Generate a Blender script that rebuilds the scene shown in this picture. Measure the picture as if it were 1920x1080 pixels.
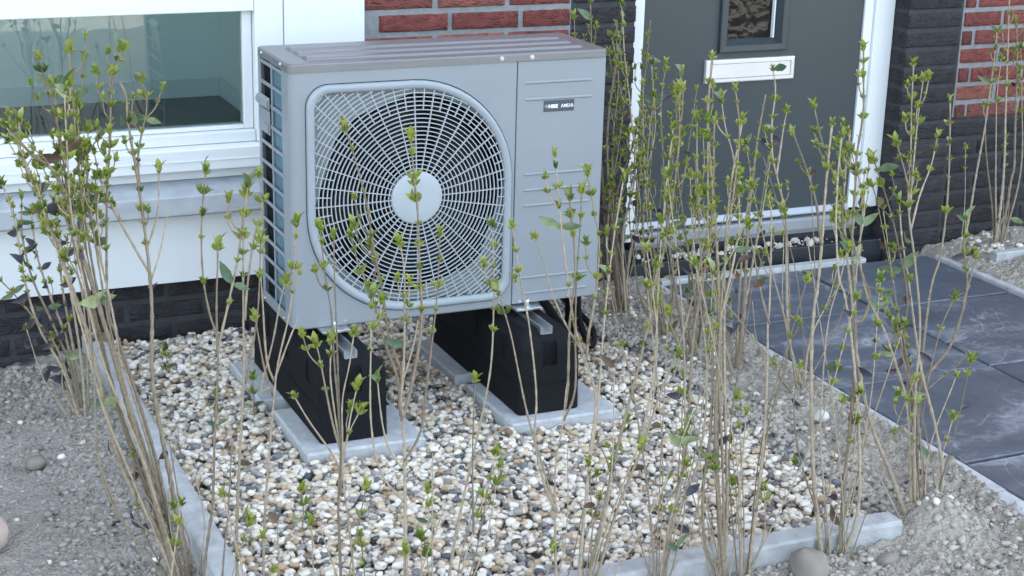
import bpy, bmesh, math, random
import numpy as np
from mathutils import Vector, Matrix, Euler, noise

for o in list(bpy.data.objects):
    bpy.data.objects.remove(o)
SC = bpy.context.scene
COL = SC.collection
R = math.radians
rnd = random.Random(11)

# ------------------------------------------------------------------ camera
CAM_LOC = Vector((-1.0277, -3.5390, 1.5526))
YAW, PITCH, ROLL = 0.4235, 0.3106, 0.0260
fw = Vector((math.sin(YAW) * math.cos(PITCH), math.cos(YAW) * math.cos(PITCH), -math.sin(PITCH)))
rt = Vector((math.cos(YAW), -math.sin(YAW), 0))
up = rt.cross(fw)
rt2 = math.cos(ROLL) * rt + math.sin(ROLL) * up
up2 = -math.sin(ROLL) * rt + math.cos(ROLL) * up
cd = bpy.data.cameras.new('camera')
cam = bpy.data.objects.new('camera', cd)
COL.objects.link(cam)
m = Matrix((rt2, up2, -fw)).transposed().to_4x4()
m.translation = CAM_LOC
cam.matrix_world = m
cd.sensor_width = 36
cd.lens = 3048.3 / 1920 * 36
cd.clip_start = 0.05
cd.clip_end = 1000
SC.camera = cam

# ------------------------------------------------------------------ sky, sun, exposure
SUN_EL, SUN_AZ = R(44), R(28)          # the sun stands behind the house: the garden lies in its shade
w = bpy.data.worlds.new('World')
SC.world = w
w.use_nodes = True
nt = w.node_tree
sky = nt.nodes.new('ShaderNodeTexSky')
sky.sky_type = 'NISHITA'
sky.sun_disc = False
sky.sun_elevation = SUN_EL
sky.sun_rotation = SUN_AZ
sky.dust_density = 2.0
hsv = nt.nodes.new('ShaderNodeHueSaturation')
hsv.inputs['Saturation'].default_value = 0.58
hsv.inputs['Hue'].default_value = 0.49
nt.links.new(sky.outputs[0], hsv.inputs['Color'])
bg = nt.nodes['Background']
nt.links.new(hsv.outputs[0], bg.inputs['Color'])
bg.inputs['Strength'].default_value = 0.15
sl = bpy.data.lights.new('sun', 'SUN')
sl.energy = 3.0
sl.angle = R(0.5)
sl.color = (1, 0.95, 0.88)
so = bpy.data.objects.new('sun', sl)
COL.objects.link(so)
sd = Vector((math.sin(SUN_AZ) * math.cos(SUN_EL), math.cos(SUN_AZ) * math.cos(SUN_EL), math.sin(SUN_EL)))
so.rotation_euler = sd.to_track_quat('Z', 'Y').to_euler()
so.location = (3, 6, 12)
SC.view_settings.view_transform = 'Standard'
SC.view_settings.look = 'None'
SC.view_settings.gamma = 1
SC.view_settings.exposure = 2.68
SC.render.resolution_x = 1024
SC.render.resolution_y = 576

# ------------------------------------------------------------------ helpers
class MB:
    """collects vertices and faces of one mesh"""
    def __init__(s):
        s.v = []; s.f = []; s.mi = []; s.sm = []
    def add(s, vs, fs, mi=0, smooth=False):
        n = len(s.v)
        s.v += [tuple(a) for a in vs]
        for f in fs:
            s.f.append(tuple(i + n for i in f)); s.mi.append(mi); s.sm.append(smooth)
    def box(s, x0, x1, y0, y1, z0, z1, mi=0):
        vs = [(x, y, z) for z in (z0, z1) for y in (y0, y1) for x in (x0, x1)]
        s.add(vs, [(0, 2, 3, 1), (4, 5, 7, 6), (0, 1, 5, 4), (2, 6, 7, 3), (0, 4, 6, 2), (1, 3, 7, 5)], mi)
    def loft(s, loops, close=True, cap0=False, cap1=False, smooth=False, mi=0):
        n = len(loops[0]); vs = [p for l in loops for p in l]; fs = []
        for k in range(len(loops) - 1):
            for i in range(n if close else n - 1):
                j = (i + 1) % n
                fs.append((k * n + i, k * n + j, (k + 1) * n + j, (k + 1) * n + i))
        s.add(vs, fs, mi, smooth)
        b = len(s.v) - len(vs)
        if cap0: s.f.append(tuple(b + i for i in range(n - 1, -1, -1))); s.mi.append(mi); s.sm.append(False)
        if cap1: s.f.append(tuple(b + (len(loops) - 1) * n + i for i in range(n))); s.mi.append(mi); s.sm.append(False)
    def cyl(s, p, d, r, h, n=12, r2=None, smooth=True, mi=0):
        d = Vector(d).normalized(); p = Vector(p)
        a = d.orthogonal().normalized(); b = d.cross(a); r2 = r if r2 is None else r2
        l = [[p + d * hh + (a * math.cos(t) + b * math.sin(t)) * rr for t in [2 * math.pi * i / n for i in range(n)]] for hh, rr in ((0, r), (h, r2))]
        s.loft(l, cap0=True, cap1=True, smooth=smooth, mi=mi)
    def mesh(s, name, mats):
        me = bpy.data.meshes.new(name)
        me.from_pydata(s.v, [], s.f)
        for mm in (mats if isinstance(mats, (list, tuple)) else [mats]): me.materials.append(mm)
        me.polygons.foreach_set('material_index', s.mi)
        me.polygons.foreach_set('use_smooth', s.sm)
        me.update()
        return me
    def build(s, name, mats, parent=None, bevel=0):
        me = s.mesh(name, mats)
        o = bpy.data.objects.new(name, me)
        COL.objects.link(o)
        if parent is not None: o.parent = parent
        bm = bmesh.new(); bm.from_mesh(me)
        bmesh.ops.recalc_face_normals(bm, faces=bm.faces)
        bm.to_mesh(me); bm.free()
        if bevel:
            b = o.modifiers.new('bevel', 'BEVEL'); b.width = bevel; b.segments = 2; b.limit_method = 'ANGLE'; b.angle_limit = R(50)
        return o

def empty(name, loc=(0, 0, 0), parent=None):
    o = bpy.data.objects.new(name, None)
    COL.objects.link(o)
    o.location = loc
    o.empty_display_size = .1
    if parent is not None: o.parent = parent
    return o

def tag(o, label=None, cat=None, group=None, kind=None):
    if label: o['label'] = label
    if cat: o['category'] = cat
    if group: o['group'] = group
    if kind: o['kind'] = kind
    return o

def link_mesh(name, me, parent=None, mat4=None):
    o = bpy.data.objects.new(name, me)
    COL.objects.link(o)
    if parent is not None: o.parent = parent
    if mat4 is not None: o.matrix_local = mat4
    return o

def fbm(x, y, z=0, o=4):
    v = 0; a = .5
    for k in range(o):
        v += a * noise.noise((x, y, z)); x *= 2.03; y *= 2.03; z *= 2.03; a *= .5
    return v

# ------------------------------------------------------------------ materials
def mat(name, col, rough=.6, metal=0., noise_amt=.0, nscale=20., bump=0., bscale=60., spec=.5, col2=None, stretch=None, detail=6):
    """procedural principled material: base colour broken up by noise, fine relief by bump"""
    M = bpy.data.materials.new(name); M.use_nodes = True
    n = M.node_tree; L = n.links; P = n.nodes['Principled BSDF']
    P.inputs['Roughness'].default_value = rough; P.inputs['Metallic'].default_value = metal
    P.inputs['Specular IOR Level'].default_value = spec
    P.inputs['Base Color'].default_value = (*col, 1)
    tc = n.nodes.new('ShaderNodeTexCoord'); mp = n.nodes.new('ShaderNodeMapping')
    L.new(tc.outputs['Object'], mp.inputs['Vector'])
    if stretch: mp.inputs['Scale'].default_value = stretch
    if noise_amt or col2:
        t = n.nodes.new('ShaderNodeTexNoise'); t.inputs['Scale'].default_value = nscale; t.inputs['Detail'].default_value = detail
        L.new(mp.outputs[0], t.inputs['Vector'])
        r = n.nodes.new('ShaderNodeValToRGB')
        c2 = col2 or tuple(c * (1 + noise_amt) for c in col)
        c1 = col if col2 else tuple(c * (1 - noise_amt) for c in col)
        r.color_ramp.elements[0].color = (*c1, 1); r.color_ramp.elements[1].color = (*c2, 1)
        r.color_ramp.elements[0].position = .3; r.color_ramp.elements[1].position = .7
        L.new(t.outputs[0], r.inputs[0]); L.new(r.outputs[0], P.inputs['Base Color'])
        rr = n.nodes.new('ShaderNodeMapRange'); rr.inputs[3].default_value = max(0, rough - .08); rr.inputs[4].default_value = min(1, rough + .08)
        L.new(t.outputs[0], rr.inputs[0]); L.new(rr.outputs[0], P.inputs['Roughness'])
    if bump:
        t2 = n.nodes.new('ShaderNodeTexNoise'); t2.inputs['Scale'].default_value = bscale; t2.inputs['Detail'].default_value = 8
        L.new(mp.outputs[0], t2.inputs['Vector'])
        b = n.nodes.new('ShaderNodeBump'); b.inputs['Strength'].default_value = bump; b.inputs['Distance'].default_value = .004
        L.new(t2.outputs[0], b.inputs['Height']); L.new(b.outputs[0], P.inputs['Normal'])
    return M

def hash_mat(name, stops, rough=.6, bump=.2, bscale=80., attr=None, mott=.2, mscale=60, spec=.4, transl=0.):
    """colour per piece (object random or a stored per-piece value) through a ramp of real stone / leaf colours"""
    M = bpy.data.materials.new(name); M.use_nodes = True
    n = M.node_tree; L = n.links; P = n.nodes['Principled BSDF']
    P.inputs['Roughness'].default_value = rough; P.inputs['Specular IOR Level'].default_value = spec
    if attr:
        a = n.nodes.new('ShaderNodeAttribute'); a.attribute_name = attr; src = a.outputs['Fac']
    else:
        a = n.nodes.new('ShaderNodeObjectInfo'); src = a.outputs['Random']
    r = n.nodes.new('ShaderNodeValToRGB'); e = r.color_ramp.elements
    r.color_ramp.interpolation = 'LINEAR'
    while len(e) < len(stops): e.new(.5)
    for k, (pos, c) in enumerate(stops):
        e[k].position = pos; e[k].color = (*c, 1)
    L.new(src, r.inputs[0])
    tc = n.nodes.new('ShaderNodeTexCoord')
    t = n.nodes.new('ShaderNodeTexNoise'); t.inputs['Scale'].default_value = mscale; t.inputs['Detail'].default_value = 7
    L.new(tc.outputs['Object'], t.inputs['Vector'])
    mr = n.nodes.new('ShaderNodeMapRange'); mr.inputs[1].default_value = .25; mr.inputs[2].default_value = .75
    mr.inputs[3].default_value = 1 - mott; mr.inputs[4].default_value = 1 + mott
    L.new(t.outputs[0], mr.inputs[0])
    mx = n.nodes.new('ShaderNodeVectorMath'); mx.operation = 'SCALE'
    L.new(r.outputs[0], mx.inputs[0]); L.new(mr.outputs[0], mx.inputs['Scale']); L.new(mx.outputs[0], P.inputs['Base Color'])
    if bump:
        t2 = n.nodes.new('ShaderNodeTexNoise'); t2.inputs['Scale'].default_value = bscale; t2.inputs['Detail'].default_value = 8
        L.new(tc.outputs['Object'], t2.inputs['Vector'])
        b = n.nodes.new('ShaderNodeBump'); b.inputs['Strength'].default_value = bump; b.inputs['Distance'].default_value = .003
        L.new(t2.outputs[0], b.inputs['Height']); L.new(b.outputs[0], P.inputs['Normal'])
    if transl:
        tr = n.nodes.new('ShaderNodeBsdfTranslucent'); L.new(mx.outputs[0], tr.inputs['Color'])
        ms = n.nodes.new('ShaderNodeMixShader'); ms.inputs[0].default_value = transl
        L.new(P.outputs[0], ms.inputs[1]); L.new(tr.outputs[0], ms.inputs[2])
        L.new(ms.outputs[0], n.nodes['Material Output'].inputs['Surface'])
    return M

def glass_mat(name, tint=(.9, .97, .95), wavy=0., refl=1.):
    M = bpy.data.materials.new(name); M.use_nodes = True
    n = M.node_tree; L = n.links; n.nodes.remove(n.nodes['Principled BSDF'])
    tr = n.nodes.new('ShaderNodeBsdfTransparent'); tr.inputs[0].default_value = (*tint, 1)
    gl = n.nodes.new('ShaderNodeBsdfGlossy'); gl.inputs['Roughness'].default_value = .0
    fr = n.nodes.new('ShaderNodeFresnel'); fr.inputs['IOR'].default_value = 1.55
    mu = n.nodes.new('ShaderNodeMath'); mu.operation = 'MULTIPLY'; mu.inputs[1].default_value = refl
    L.new(fr.outputs[0], mu.inputs[0])
    ms = n.nodes.new('ShaderNodeMixShader')
    L.new(mu.outputs[0], ms.inputs[0]); L.new(tr.outputs[0], ms.inputs[1]); L.new(gl.outputs[0], ms.inputs[2])
    L.new(ms.outputs[0], n.nodes['Material Output'].inputs['Surface'])
    tc = n.nodes.new('ShaderNodeTexCoord'); t = n.nodes.new('ShaderNodeTexNoise'); t.inputs['Scale'].default_value = 6 if not wavy else 22
    L.new(tc.outputs['Object'], t.inputs['Vector'])
    b = n.nodes.new('ShaderNodeBump'); b.inputs['Strength'].default_value = .02 if not wavy else wavy; b.inputs['Distance'].default_value = .02
    L.new(t.outputs[0], b.inputs['Height']); L.new(b.outputs[0], gl.inputs['Normal'])
    return M

M_white = mat('white_lacquered_wood', (.65, .68, .69), .38, noise_amt=.02, nscale=8, bump=.04, bscale=40)
M_panel = mat('white_facade_board', (.63, .66, .672), .55, noise_amt=.03, nscale=5, bump=.08, bscale=90)
M_stone_sill = mat('grey_stone_sill', (.36, .385, .41), .7, noise_amt=.12, nscale=22, bump=.2, bscale=120)
M_unit = mat('silver_grey_sheet_metal', (.228, .256, .280), .38, noise_amt=.04, nscale=4, bump=.015, bscale=200, spec=.45)
M_unit_plastic = mat('light_grey_plastic', (.27, .305, .335), .45, noise_amt=.02, nscale=20)
M_wire = mat('pale_grey_coated_wire', (.37, .41, .44), .4)
M_hub = mat('pale_grey_hub_plastic', (.34, .38, .41), .45, noise_amt=.02, nscale=20)
M_lid = mat('brushed_steel_lid', (.19, .19, .20), .36, metal=.3, noise_amt=.06, nscale=9, bump=.02, bscale=90, stretch=(1, 14, 14))
M_shroud = mat('grey_fan_shroud', (.27, .30, .31), .6, noise_amt=.04)
M_black = mat('cavity_black', (.006, .0065, .007), .7, spec=.2)  # near black: darkness of cavities put into the colour
M_fan = mat('charcoal_fan_plastic', (.006, .007, .008), .55, spec=.25)
M_coil = mat('blue_coated_fins', (.20, .33, .40), .4, metal=.3, noise_amt=.12, nscale=30, stretch=(1, 1, .2))
M_coil_shade = mat('shade_black_coil_fins', (.014, .017, .02), .5, metal=.2)  # the coil again in near black, deep shade put into its colour
M_rubber = mat('black_recycled_rubber', (.0065, .0075, .0095), .85, noise_amt=.5, nscale=260, bump=.5, bscale=300, spec=.22)
M_zinc = mat('galvanised_steel', (.62, .64, .65), .3, metal=.9, noise_amt=.1, nscale=40)
M_label = mat('dark_name_plate', (.055, .065, .08), .35)
M_letter = mat('white_print', (.85, .87, .88), .5)
M_concrete = mat('grey_concrete', (.36, .37, .375), .85, noise_amt=.22, nscale=24, bump=.6, bscale=240, detail=12)
M_slab = mat('pale_concrete_slab', (.41, .425, .435), .85, noise_amt=.14, nscale=40, bump=.5, bscale=260, detail=12)
M_edging = mat('light_concrete_edging', (.42, .425, .435), .85, noise_amt=.2, nscale=22, bump=.5, bscale=240, detail=12)
M_door = mat('dark_grey_green_door', (.032, .043, .048), .42, noise_amt=.03, nscale=4, bump=.02, bscale=150)
M_alu = mat('grey_aluminium_threshold', (.27, .29, .31), .45, metal=.3, noise_amt=.12, nscale=20, stretch=(.3, 1, 1))
M_letterbox = mat('anodised_aluminium', (.66, .66, .65), .34, metal=.45, noise_amt=.03, nscale=30, stretch=(.2, 1, 1))
M_darkstone = mat('black_plastic_sill', (.011, .014, .019), .5, noise_amt=.3, nscale=30)
M_mortar = mat('grey_mortar', (.21, .225, .235), .9, noise_amt=.14, nscale=60, bump=.6, bscale=300)
M_mortar_dark = mat('charcoal_mortar', (.036, .039, .044), .9, noise_amt=.25, nscale=50, bump=.6, bscale=300)
M_interior = mat('white_plaster', (.74, .76, .75), .9, noise_amt=.03, nscale=3)
M_floor = mat('dark_screed', (.10, .105, .10), .55, noise_amt=.3, nscale=3, stretch=(1, 4, 1))
M_roof = mat('dark_roof', (.05, .05, .055), .8)
M_glass = glass_mat('window_glass', (.86, .955, .945), refl=2.0)
M_glass_door = glass_mat('figured_door_glass', (.35, .4, .42), wavy=.22, refl=1.0)
M_stem = hash_mat('beige_grey_bark', [(0, (.17, .132, .09)), (.35, (.28, .23, .163)), (.7, (.36, .30, .22)), (1, (.13, .10, .07))], .75, .5, 300, mott=.3, mscale=120)
M_leaf = hash_mat('fresh_yellow_green_leaf', [(0, (.12, .19, .03)), (.35, (.22, .285, .04)), (.7, (.28, .325, .055)), (1, (.07, .12, .03))], .45, .15, 200, mott=.25, mscale=50, transl=.3)
M_leaf_tip = hash_mat('young_yellowish_leaf', [(0, (.27, .32, .07)), (1, (.36, .38, .12))], .45, .15, 200, mott=.25, mscale=50, transl=.3)
M_leaf_old = hash_mat('grey_green_leaf', [(0, (.06, .11, .055)), (.5, (.13, .18, .10)), (1, (.26, .30, .14))], .42, .25, 150, mott=.3, mscale=60, transl=.15)
M_leaf_dark = hash_mat('purple_black_leaf', [(0, (.03, .028, .04)), (.5, (.055, .05, .075)), (1, (.06, .035, .035))], .5, .25, 150, mott=.3, mscale=60)
M_leaf_brown = hash_mat('withered_brown_leaf', [(0, (.07, .045, .03)), (1, (.13, .09, .055))], .7, .4, 120, mott=.35, mscale=50)
M_rock = mat('brown_grey_rock', (.21, .185, .16), .85, noise_amt=.25, nscale=9, bump=.5, bscale=60)
M_rock_pink = mat('pinkish_rock', (.42, .33, .29), .85, noise_amt=.2, nscale=12, bump=.4, bscale=70)
M_rubble = mat('pale_mortar_crumbs', (.47, .44, .39), .95, noise_amt=.15, nscale=60, bump=.5, bscale=150)

# wrinkled hand-moulded bricks
def brick_mat(name, stops, wr=.9):
    M = hash_mat(name, stops, .85, 0, mott=.32, mscale=28, spec=.3)
    n = M.node_tree; L = n.links; P = n.nodes['Principled BSDF']
    tc = n.nodes.new('ShaderNodeTexCoord'); oi = n.nodes.new('ShaderNodeObjectInfo')
    ad = n.nodes.new('ShaderNodeVectorMath'); ad.operation = 'MULTIPLY_ADD'
    L.new(oi.outputs['Random'], ad.inputs[0]); ad.inputs[1].default_value = (37, 11, 23); L.new(tc.outputs['Object'], ad.inputs[2])
    mp = n.nodes.new('ShaderNodeMapping'); mp.inputs['Scale'].default_value = (1, 1, 2.6); mp.inputs['Rotation'].default_value = (0, .25, 0)
    L.new(ad.outputs[0], mp.inputs[0])
    t = n.nodes.new('ShaderNodeTexNoise'); t.inputs['Scale'].default_value = 24; t.inputs['Detail'].default_value = 5; t.inputs['Distortion'].default_value = 2.2; t.noise_type = 'RIDGED_MULTIFRACTAL' if hasattr(t, 'noise_type') else t.noise_type
    L.new(mp.outputs[0], t.inputs['Vector'])
    t3 = n.nodes.new('ShaderNodeTexNoise'); t3.inputs['Scale'].default_value = 230; t3.inputs['Detail'].default_value = 4
    L.new(mp.outputs[0], t3.inputs['Vector'])
    sm = n.nodes.new('ShaderNodeMath'); sm.operation = 'MULTIPLY_ADD'; sm.inputs[1].default_value = .25
    L.new(t3.outputs[0], sm.inputs[0]); L.new(t.outputs[0], sm.inputs[2])
    b = n.nodes.new('ShaderNodeBump'); b.inputs['Strength'].default_value = wr; b.inputs['Distance'].default_value = .012
    L.new(sm.outputs[0], b.inputs['Height']); L.new(b.outputs[0], P.inputs['Normal'])
    return M
M_brick = brick_mat('red_hand_moulded_brick', [(0, (.14, .040, .036)), (.3, (.19, .054, .046)), (.6, (.165, .055, .049)), (.85, (.25, .092, .068)), (1, (.12, .044, .044))], 1.0)
M_brick_dark = brick_mat('black_brown_hand_moulded_brick', [(0, (.024, .023, .025)), (.4, (.036, .033, .036)), (.7, (.028, .028, .032)), (1, (.052, .042, .042))])

def brickwall_far(name):
    M = bpy.data.materials.new(name); M.use_nodes = True
    n = M.node_tree; L = n.links; P = n.nodes['Principled BSDF']; P.inputs['Roughness'].default_value = .85
    tc = n.nodes.new('ShaderNodeTexCoord'); mp = n.nodes.new('ShaderNodeMapping'); mp.inputs['Rotation'].default_value = (R(90), 0, 0)
    L.new(tc.outputs['Object'], mp.inputs[0])
    b = n.nodes.new('ShaderNodeTexBrick'); b.inputs['Scale'].default_value = 1; b.inputs['Brick Width'].default_value = .222; b.inputs['Row Height'].default_value = .0625
    b.inputs['Mortar Size'].default_value = .008
    b.inputs['Color1'].default_value = (.22, .065, .05, 1); b.inputs['Color2'].default_value = (.3, .09, .06, 1); b.inputs['Mortar'].default_value = (.25, .26, .265, 1)
    L.new(mp.outputs[0], b.inputs[0]); L.new(b.outputs[0], P.inputs['Base Color'])
    return M
M_wall_far = brickwall_far('red_brickwork_above')

def soil_mat():
    M = bpy.data.materials.new('dry_grey_soil'); M.use_nodes = True
    n = M.node_tree; L = n.links; P = n.nodes['Principled BSDF']; P.inputs['Roughness'].default_value = .95; P.inputs['Specular IOR Level'].default_value = .2
    tc = n.nodes.new('ShaderNodeTexCoord')
    a = n.nodes.new('ShaderNodeTexNoise'); a.inputs['Scale'].default_value = 2.2; a.inputs['Detail'].default_value = 9
    b = n.nodes.new('ShaderNodeTexNoise'); b.inputs['Scale'].default_value = 150; b.inputs['Detail'].default_value = 8
    v = n.nodes.new('ShaderNodeTexVoronoi'); v.inputs['Scale'].default_value = 150
    for t in (a, b, v): L.new(tc.outputs['Object'], t.inputs['Vector'])
    r = n.nodes.new('ShaderNodeValToRGB')
    r.color_ramp.elements[0].position = .3; r.color_ramp.elements[0].color = (.245, .225, .198, 1)
    r.color_ramp.elements[1].position = .7; r.color_ramp.elements[1].color = (.42, .392, .35, 1)
    ad = n.nodes.new('ShaderNodeMath'); ad.operation = 'MULTIPLY_ADD'; ad.inputs[1].default_value = .5
    mu = n.nodes.new('ShaderNodeMath'); mu.operation = 'MULTIPLY'; mu.inputs[1].default_value = .5
    L.new(b.outputs[0], mu.inputs[0]); L.new(a.outputs[0], ad.inputs[0]); L.new(mu.outputs[0], ad.inputs[2])
    L.new(ad.outputs[0], r.inputs[0])
    r2 = n.nodes.new('ShaderNodeValToRGB')
    r2.color_ramp.elements[0].position = .3; r2.color_ramp.elements[0].color = (.27, .243, .205, 1)
    r2.color_ramp.elements[1].position = .7; r2.color_ramp.elements[1].color = (.44, .40, .34, 1)
    L.new(ad.outputs[0], r2.inputs[0])
    sx = n.nodes.new('ShaderNodeSeparateXYZ'); L.new(tc.outputs['Object'], sx.inputs[0])
    mr = n.nodes.new('ShaderNodeMapRange'); mr.inputs[1].default_value = 0.0; mr.inputs[2].default_value = .8
    L.new(sx.outputs['X'], mr.inputs[0])
    mx = n.nodes.new('ShaderNodeMix'); mx.data_type = 'RGBA'
    L.new(mr.outputs[0], mx.inputs['Factor']); L.new(r.outputs[0], mx.inputs['A']); L.new(r2.outputs[0], mx.inputs['B'])
    L.new(mx.outputs['Result'], P.inputs['Base Color'])
    h = n.nodes.new('ShaderNodeMath'); h.operation = 'MULTIPLY_ADD'; h.inputs[1].default_value = .6
    L.new(v.outputs['Distance'], h.inputs[0]); L.new(b.outputs[0], h.inputs[2])
    bp = n.nodes.new('ShaderNodeBump'); bp.inputs['Strength'].default_value = 1.0; bp.inputs['Distance'].default_value = .009
    L.new(h.outputs[0], bp.inputs['Height']); L.new(bp.outputs[0], P.inputs['Normal'])
    return M
M_soil = soil_mat()
M_clod = hash_mat('soil_crumbs', [(0, (.20, .185, .163)), (.4, (.30, .278, .246)), (.85, (.40, .368, .318)), (.93, (.42, .40, .36)), (1, (.55, .53, .49))], .95, .4, 150, attr='piece', mott=.2, spec=.2)
M_pebble = hash_mat('mixed_river_gravel', [
    (0, (.05, .055, .065)), (.03, (.12, .125, .135)), (.07, (.22, .215, .21)), (.15, (.34, .33, .315)), (.19, (.20, .145, .10)), (.25, (.40, .29, .19)),
    (.33, (.49, .39, .275)), (.45, (.57, .49, .38)), (.65, (.65, .595, .505)), (1, (.72, .685, .62))], .65, .35, 220, attr='piece', mott=.13, mscale=140, spec=.35)

def tile_mat():
    M = bpy.data.materials.new('dusty_anthracite_tile'); M.use_nodes = True
    n = M.node_tree; L = n.links; P = n.nodes['Principled BSDF']
    tc = n.nodes.new('ShaderNodeTexCoord'); oi = n.nodes.new('ShaderNodeObjectInfo')
    ad = n.nodes.new('ShaderNodeVectorMath'); ad.operation = 'MULTIPLY_ADD'
    L.new(oi.outputs['Random'], ad.inputs[0]); ad.inputs[1].default_value = (9, 17, 5); L.new(tc.outputs['Object'], ad.inputs[2])
    mp = n.nodes.new('ShaderNodeMapping'); mp.inputs['Scale'].default_value = (1, 1.7, 1); mp.inputs['Rotation'].default_value = (0, 0, .9)
    L.new(ad.outputs[0], mp.inputs[0])
    a = n.nodes.new('ShaderNodeTexNoise'); a.inputs['Scale'].default_value = 2.0; a.inputs['Detail'].default_value = 12; a.inputs['Roughness'].default_value = .62; a.inputs['Distortion'].default_value = .8
    b = n.nodes.new('ShaderNodeTexNoise'); b.inputs['Scale'].default_value = 45; b.inputs['Detail'].default_value = 10
    L.new(mp.outputs[0], a.inputs['Vector']); L.new(tc.outputs['Object'], b.inputs['Vector'])
    mu = n.nodes.new('ShaderNodeMath'); mu.operation = 'MULTIPLY_ADD'; mu.inputs[1].default_value = .22; L.new(b.outputs[0], mu.inputs[0]); L.new(a.outputs[0], mu.inputs[2])
    r = n.nodes.new('ShaderNodeValToRGB'); e = r.color_ramp.elements
    e[0].position = .42; e[0].color = (.048, .058, .075, 1); e[1].position = .84; e[1].color = (.30, .315, .335, 1)
    k = e.new(.64); k.color = (.088, .102, .126, 1)
    # scuffs: thin pale curved scratches left by barrow and boots
    wv = n.nodes.new('ShaderNodeTexNoise'); wv.inputs['Scale'].default_value = 1.6; wv.inputs['Detail'].default_value = 3; wv.inputs['Distortion'].default_value = 2.5
    L.new(ad.outputs[0], wv.inputs['Vector'])
    pk = n.nodes.new('ShaderNodeMath'); pk.operation = 'SUBTRACT'; pk.inputs[1].default_value = .5; L.new(wv.outputs[0], pk.inputs[0])
    ab = n.nodes.new('ShaderNodeMath'); ab.operation = 'ABSOLUTE'; L.new(pk.outputs[0], ab.inputs[0])
    sc = n.nodes.new('ShaderNodeMapRange'); sc.inputs[1].default_value = 0; sc.inputs[2].default_value = .012; sc.inputs[3].default_value = .10; sc.inputs[4].default_value = 0
    L.new(ab.outputs[0], sc.inputs[0])
    sm = n.nodes.new('ShaderNodeMath'); sm.operation = 'ADD'; L.new(mu.outputs[0], sm.inputs[0]); L.new(sc.outputs[0], sm.inputs[1])
    L.new(sm.outputs[0], r.inputs[0]); L.new(r.outputs[0], P.inputs['Base Color'])
    P.inputs['Roughness'].default_value = .55
    t2 = n.nodes.new('ShaderNodeTexNoise'); t2.inputs['Scale'].default_value = 160; t2.inputs['Detail'].default_value = 6
    L.new(tc.outputs['Object'], t2.inputs['Vector'])
    bp = n.nodes.new('ShaderNodeBump'); bp.inputs['Strength'].default_value = .18; bp.inputs['Distance'].default_value = .003
    L.new(t2.outputs[0], bp.inputs['Height']); L.new(bp.outputs[0], P.inputs['Normal'])
    return M
M_tile = tile_mat()

# ================================================================== SETTING
YW = 0.788                                   # outer face of the brickwork
BED = (-.32, 1.05, -.95, .79)                # gravel bed inside its kerbs
PATH_X = (1.42, 2.45)

def smooth(a, b, x):
    t = min(1, max(0, (x - a) / (b - a))); return t * t * (3 - 2 * t)

def gz(x, y, rough=True):
    """height of the soil"""
    z = -.030 * (1 - smooth(-.75, -.2, y)) * (1 - smooth(-.5, -.3, x)) - .038 * (1 - smooth(-.6, -.34, x))
    z = max(z, -.04)
    z += .022 * smooth(1.06, 1.2, x) * smooth(-1.2, -.5, y)
    z += .035 * smooth(2.5, 2.8, x) * smooth(-.6, .6, y)
    z += .062 * math.exp(-((x - 1.145) / .075) ** 2 - ((y + .98) / .10) ** 2)
    if rough:
        amp = .038 * (.35 + .65 * smooth(.0, .35, fbm(x * 1.3 + 5, y * 1.3, 3, 3) + .15))
        z += amp * fbm(x * 9, y * 9, 1.7, 3)
        rk = .35 + .65 * smooth(-.1, .25, fbm(x * 1.7 + 9, y * 1.7, 6, 2))
        rk += .6 * smooth(.6, .95, x) * (1 - smooth(1.5, 1.7, x))
        d = noise.voronoi((x * 55, y * 55, .5))[0]
        z += rk * (.011 * (.55 - d[0]) + .010 * noise.noise((x * 62, y * 62, 2)) + .007 * noise.noise((x * 125, y * 125, 4))) - .004
    if BED[0] - .03 < x < BED[1] and BED[2] - .03 < y: z = -.016
    if PATH_X[0] - .04 < x < PATH_X[1] + .03: z = -.05
    if y > YW - .01: z = min(z, .02)
    return z

def build_ground():
    fx = np.concatenate([np.arange(-1.75, -1.12, .02), np.arange(-1.12, -.35, .0065), np.arange(-.35, .55, .03), np.arange(.55, 1.09, .0085), np.arange(1.09, 1.38, .0065),
                         np.arange(1.38, 2.49, .05), np.arange(2.49, 3.1, .008), np.arange(3.1, 3.6, .02)])
    fy = np.concatenate([np.arange(-2.0, -1.42, .02), np.arange(-1.42, .80, .0068)])
    cx = np.array([-200, -80, -30, -12, -6, -3.5, -2.5, -2.0]); cx2 = np.array([3.9, 4.6, 6, 9, 15, 30, 80, 200])
    cy = np.array([-200, -80, -30, -14, -8, -5.5, -4, -3, -2.4]); cy2 = np.array([1, 2, 5, 10, 30, 80, 200])
    xs = np.concatenate([cx, fx, cx2]); ys = np.concatenate([cy, fy, cy2])
    nx, ny = len(xs), len(ys)
    V = []
    for y in ys:
        fine_y = -2.01 < y < .8
        for x in xs:
            fine = fine_y and -1.76 < x < 3.6
            z = gz(x, y) if fine else (-.02 if y < .8 else -.06)
            V.append((x, y, z))
    F = [(j * nx + i, j * nx + i + 1, (j + 1) * nx + i + 1, (j + 1) * nx + i) for j in range(ny - 1) for i in range(nx - 1)]
    b = MB(); b.v = V; b.f = F; b.mi = [0] * len(F); b.sm = [True] * len(F)
    me = b.mesh('ground', M_soil)
    o = link_mesh('ground', me)
    tag(o, kind='structure')
build_ground()

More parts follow.
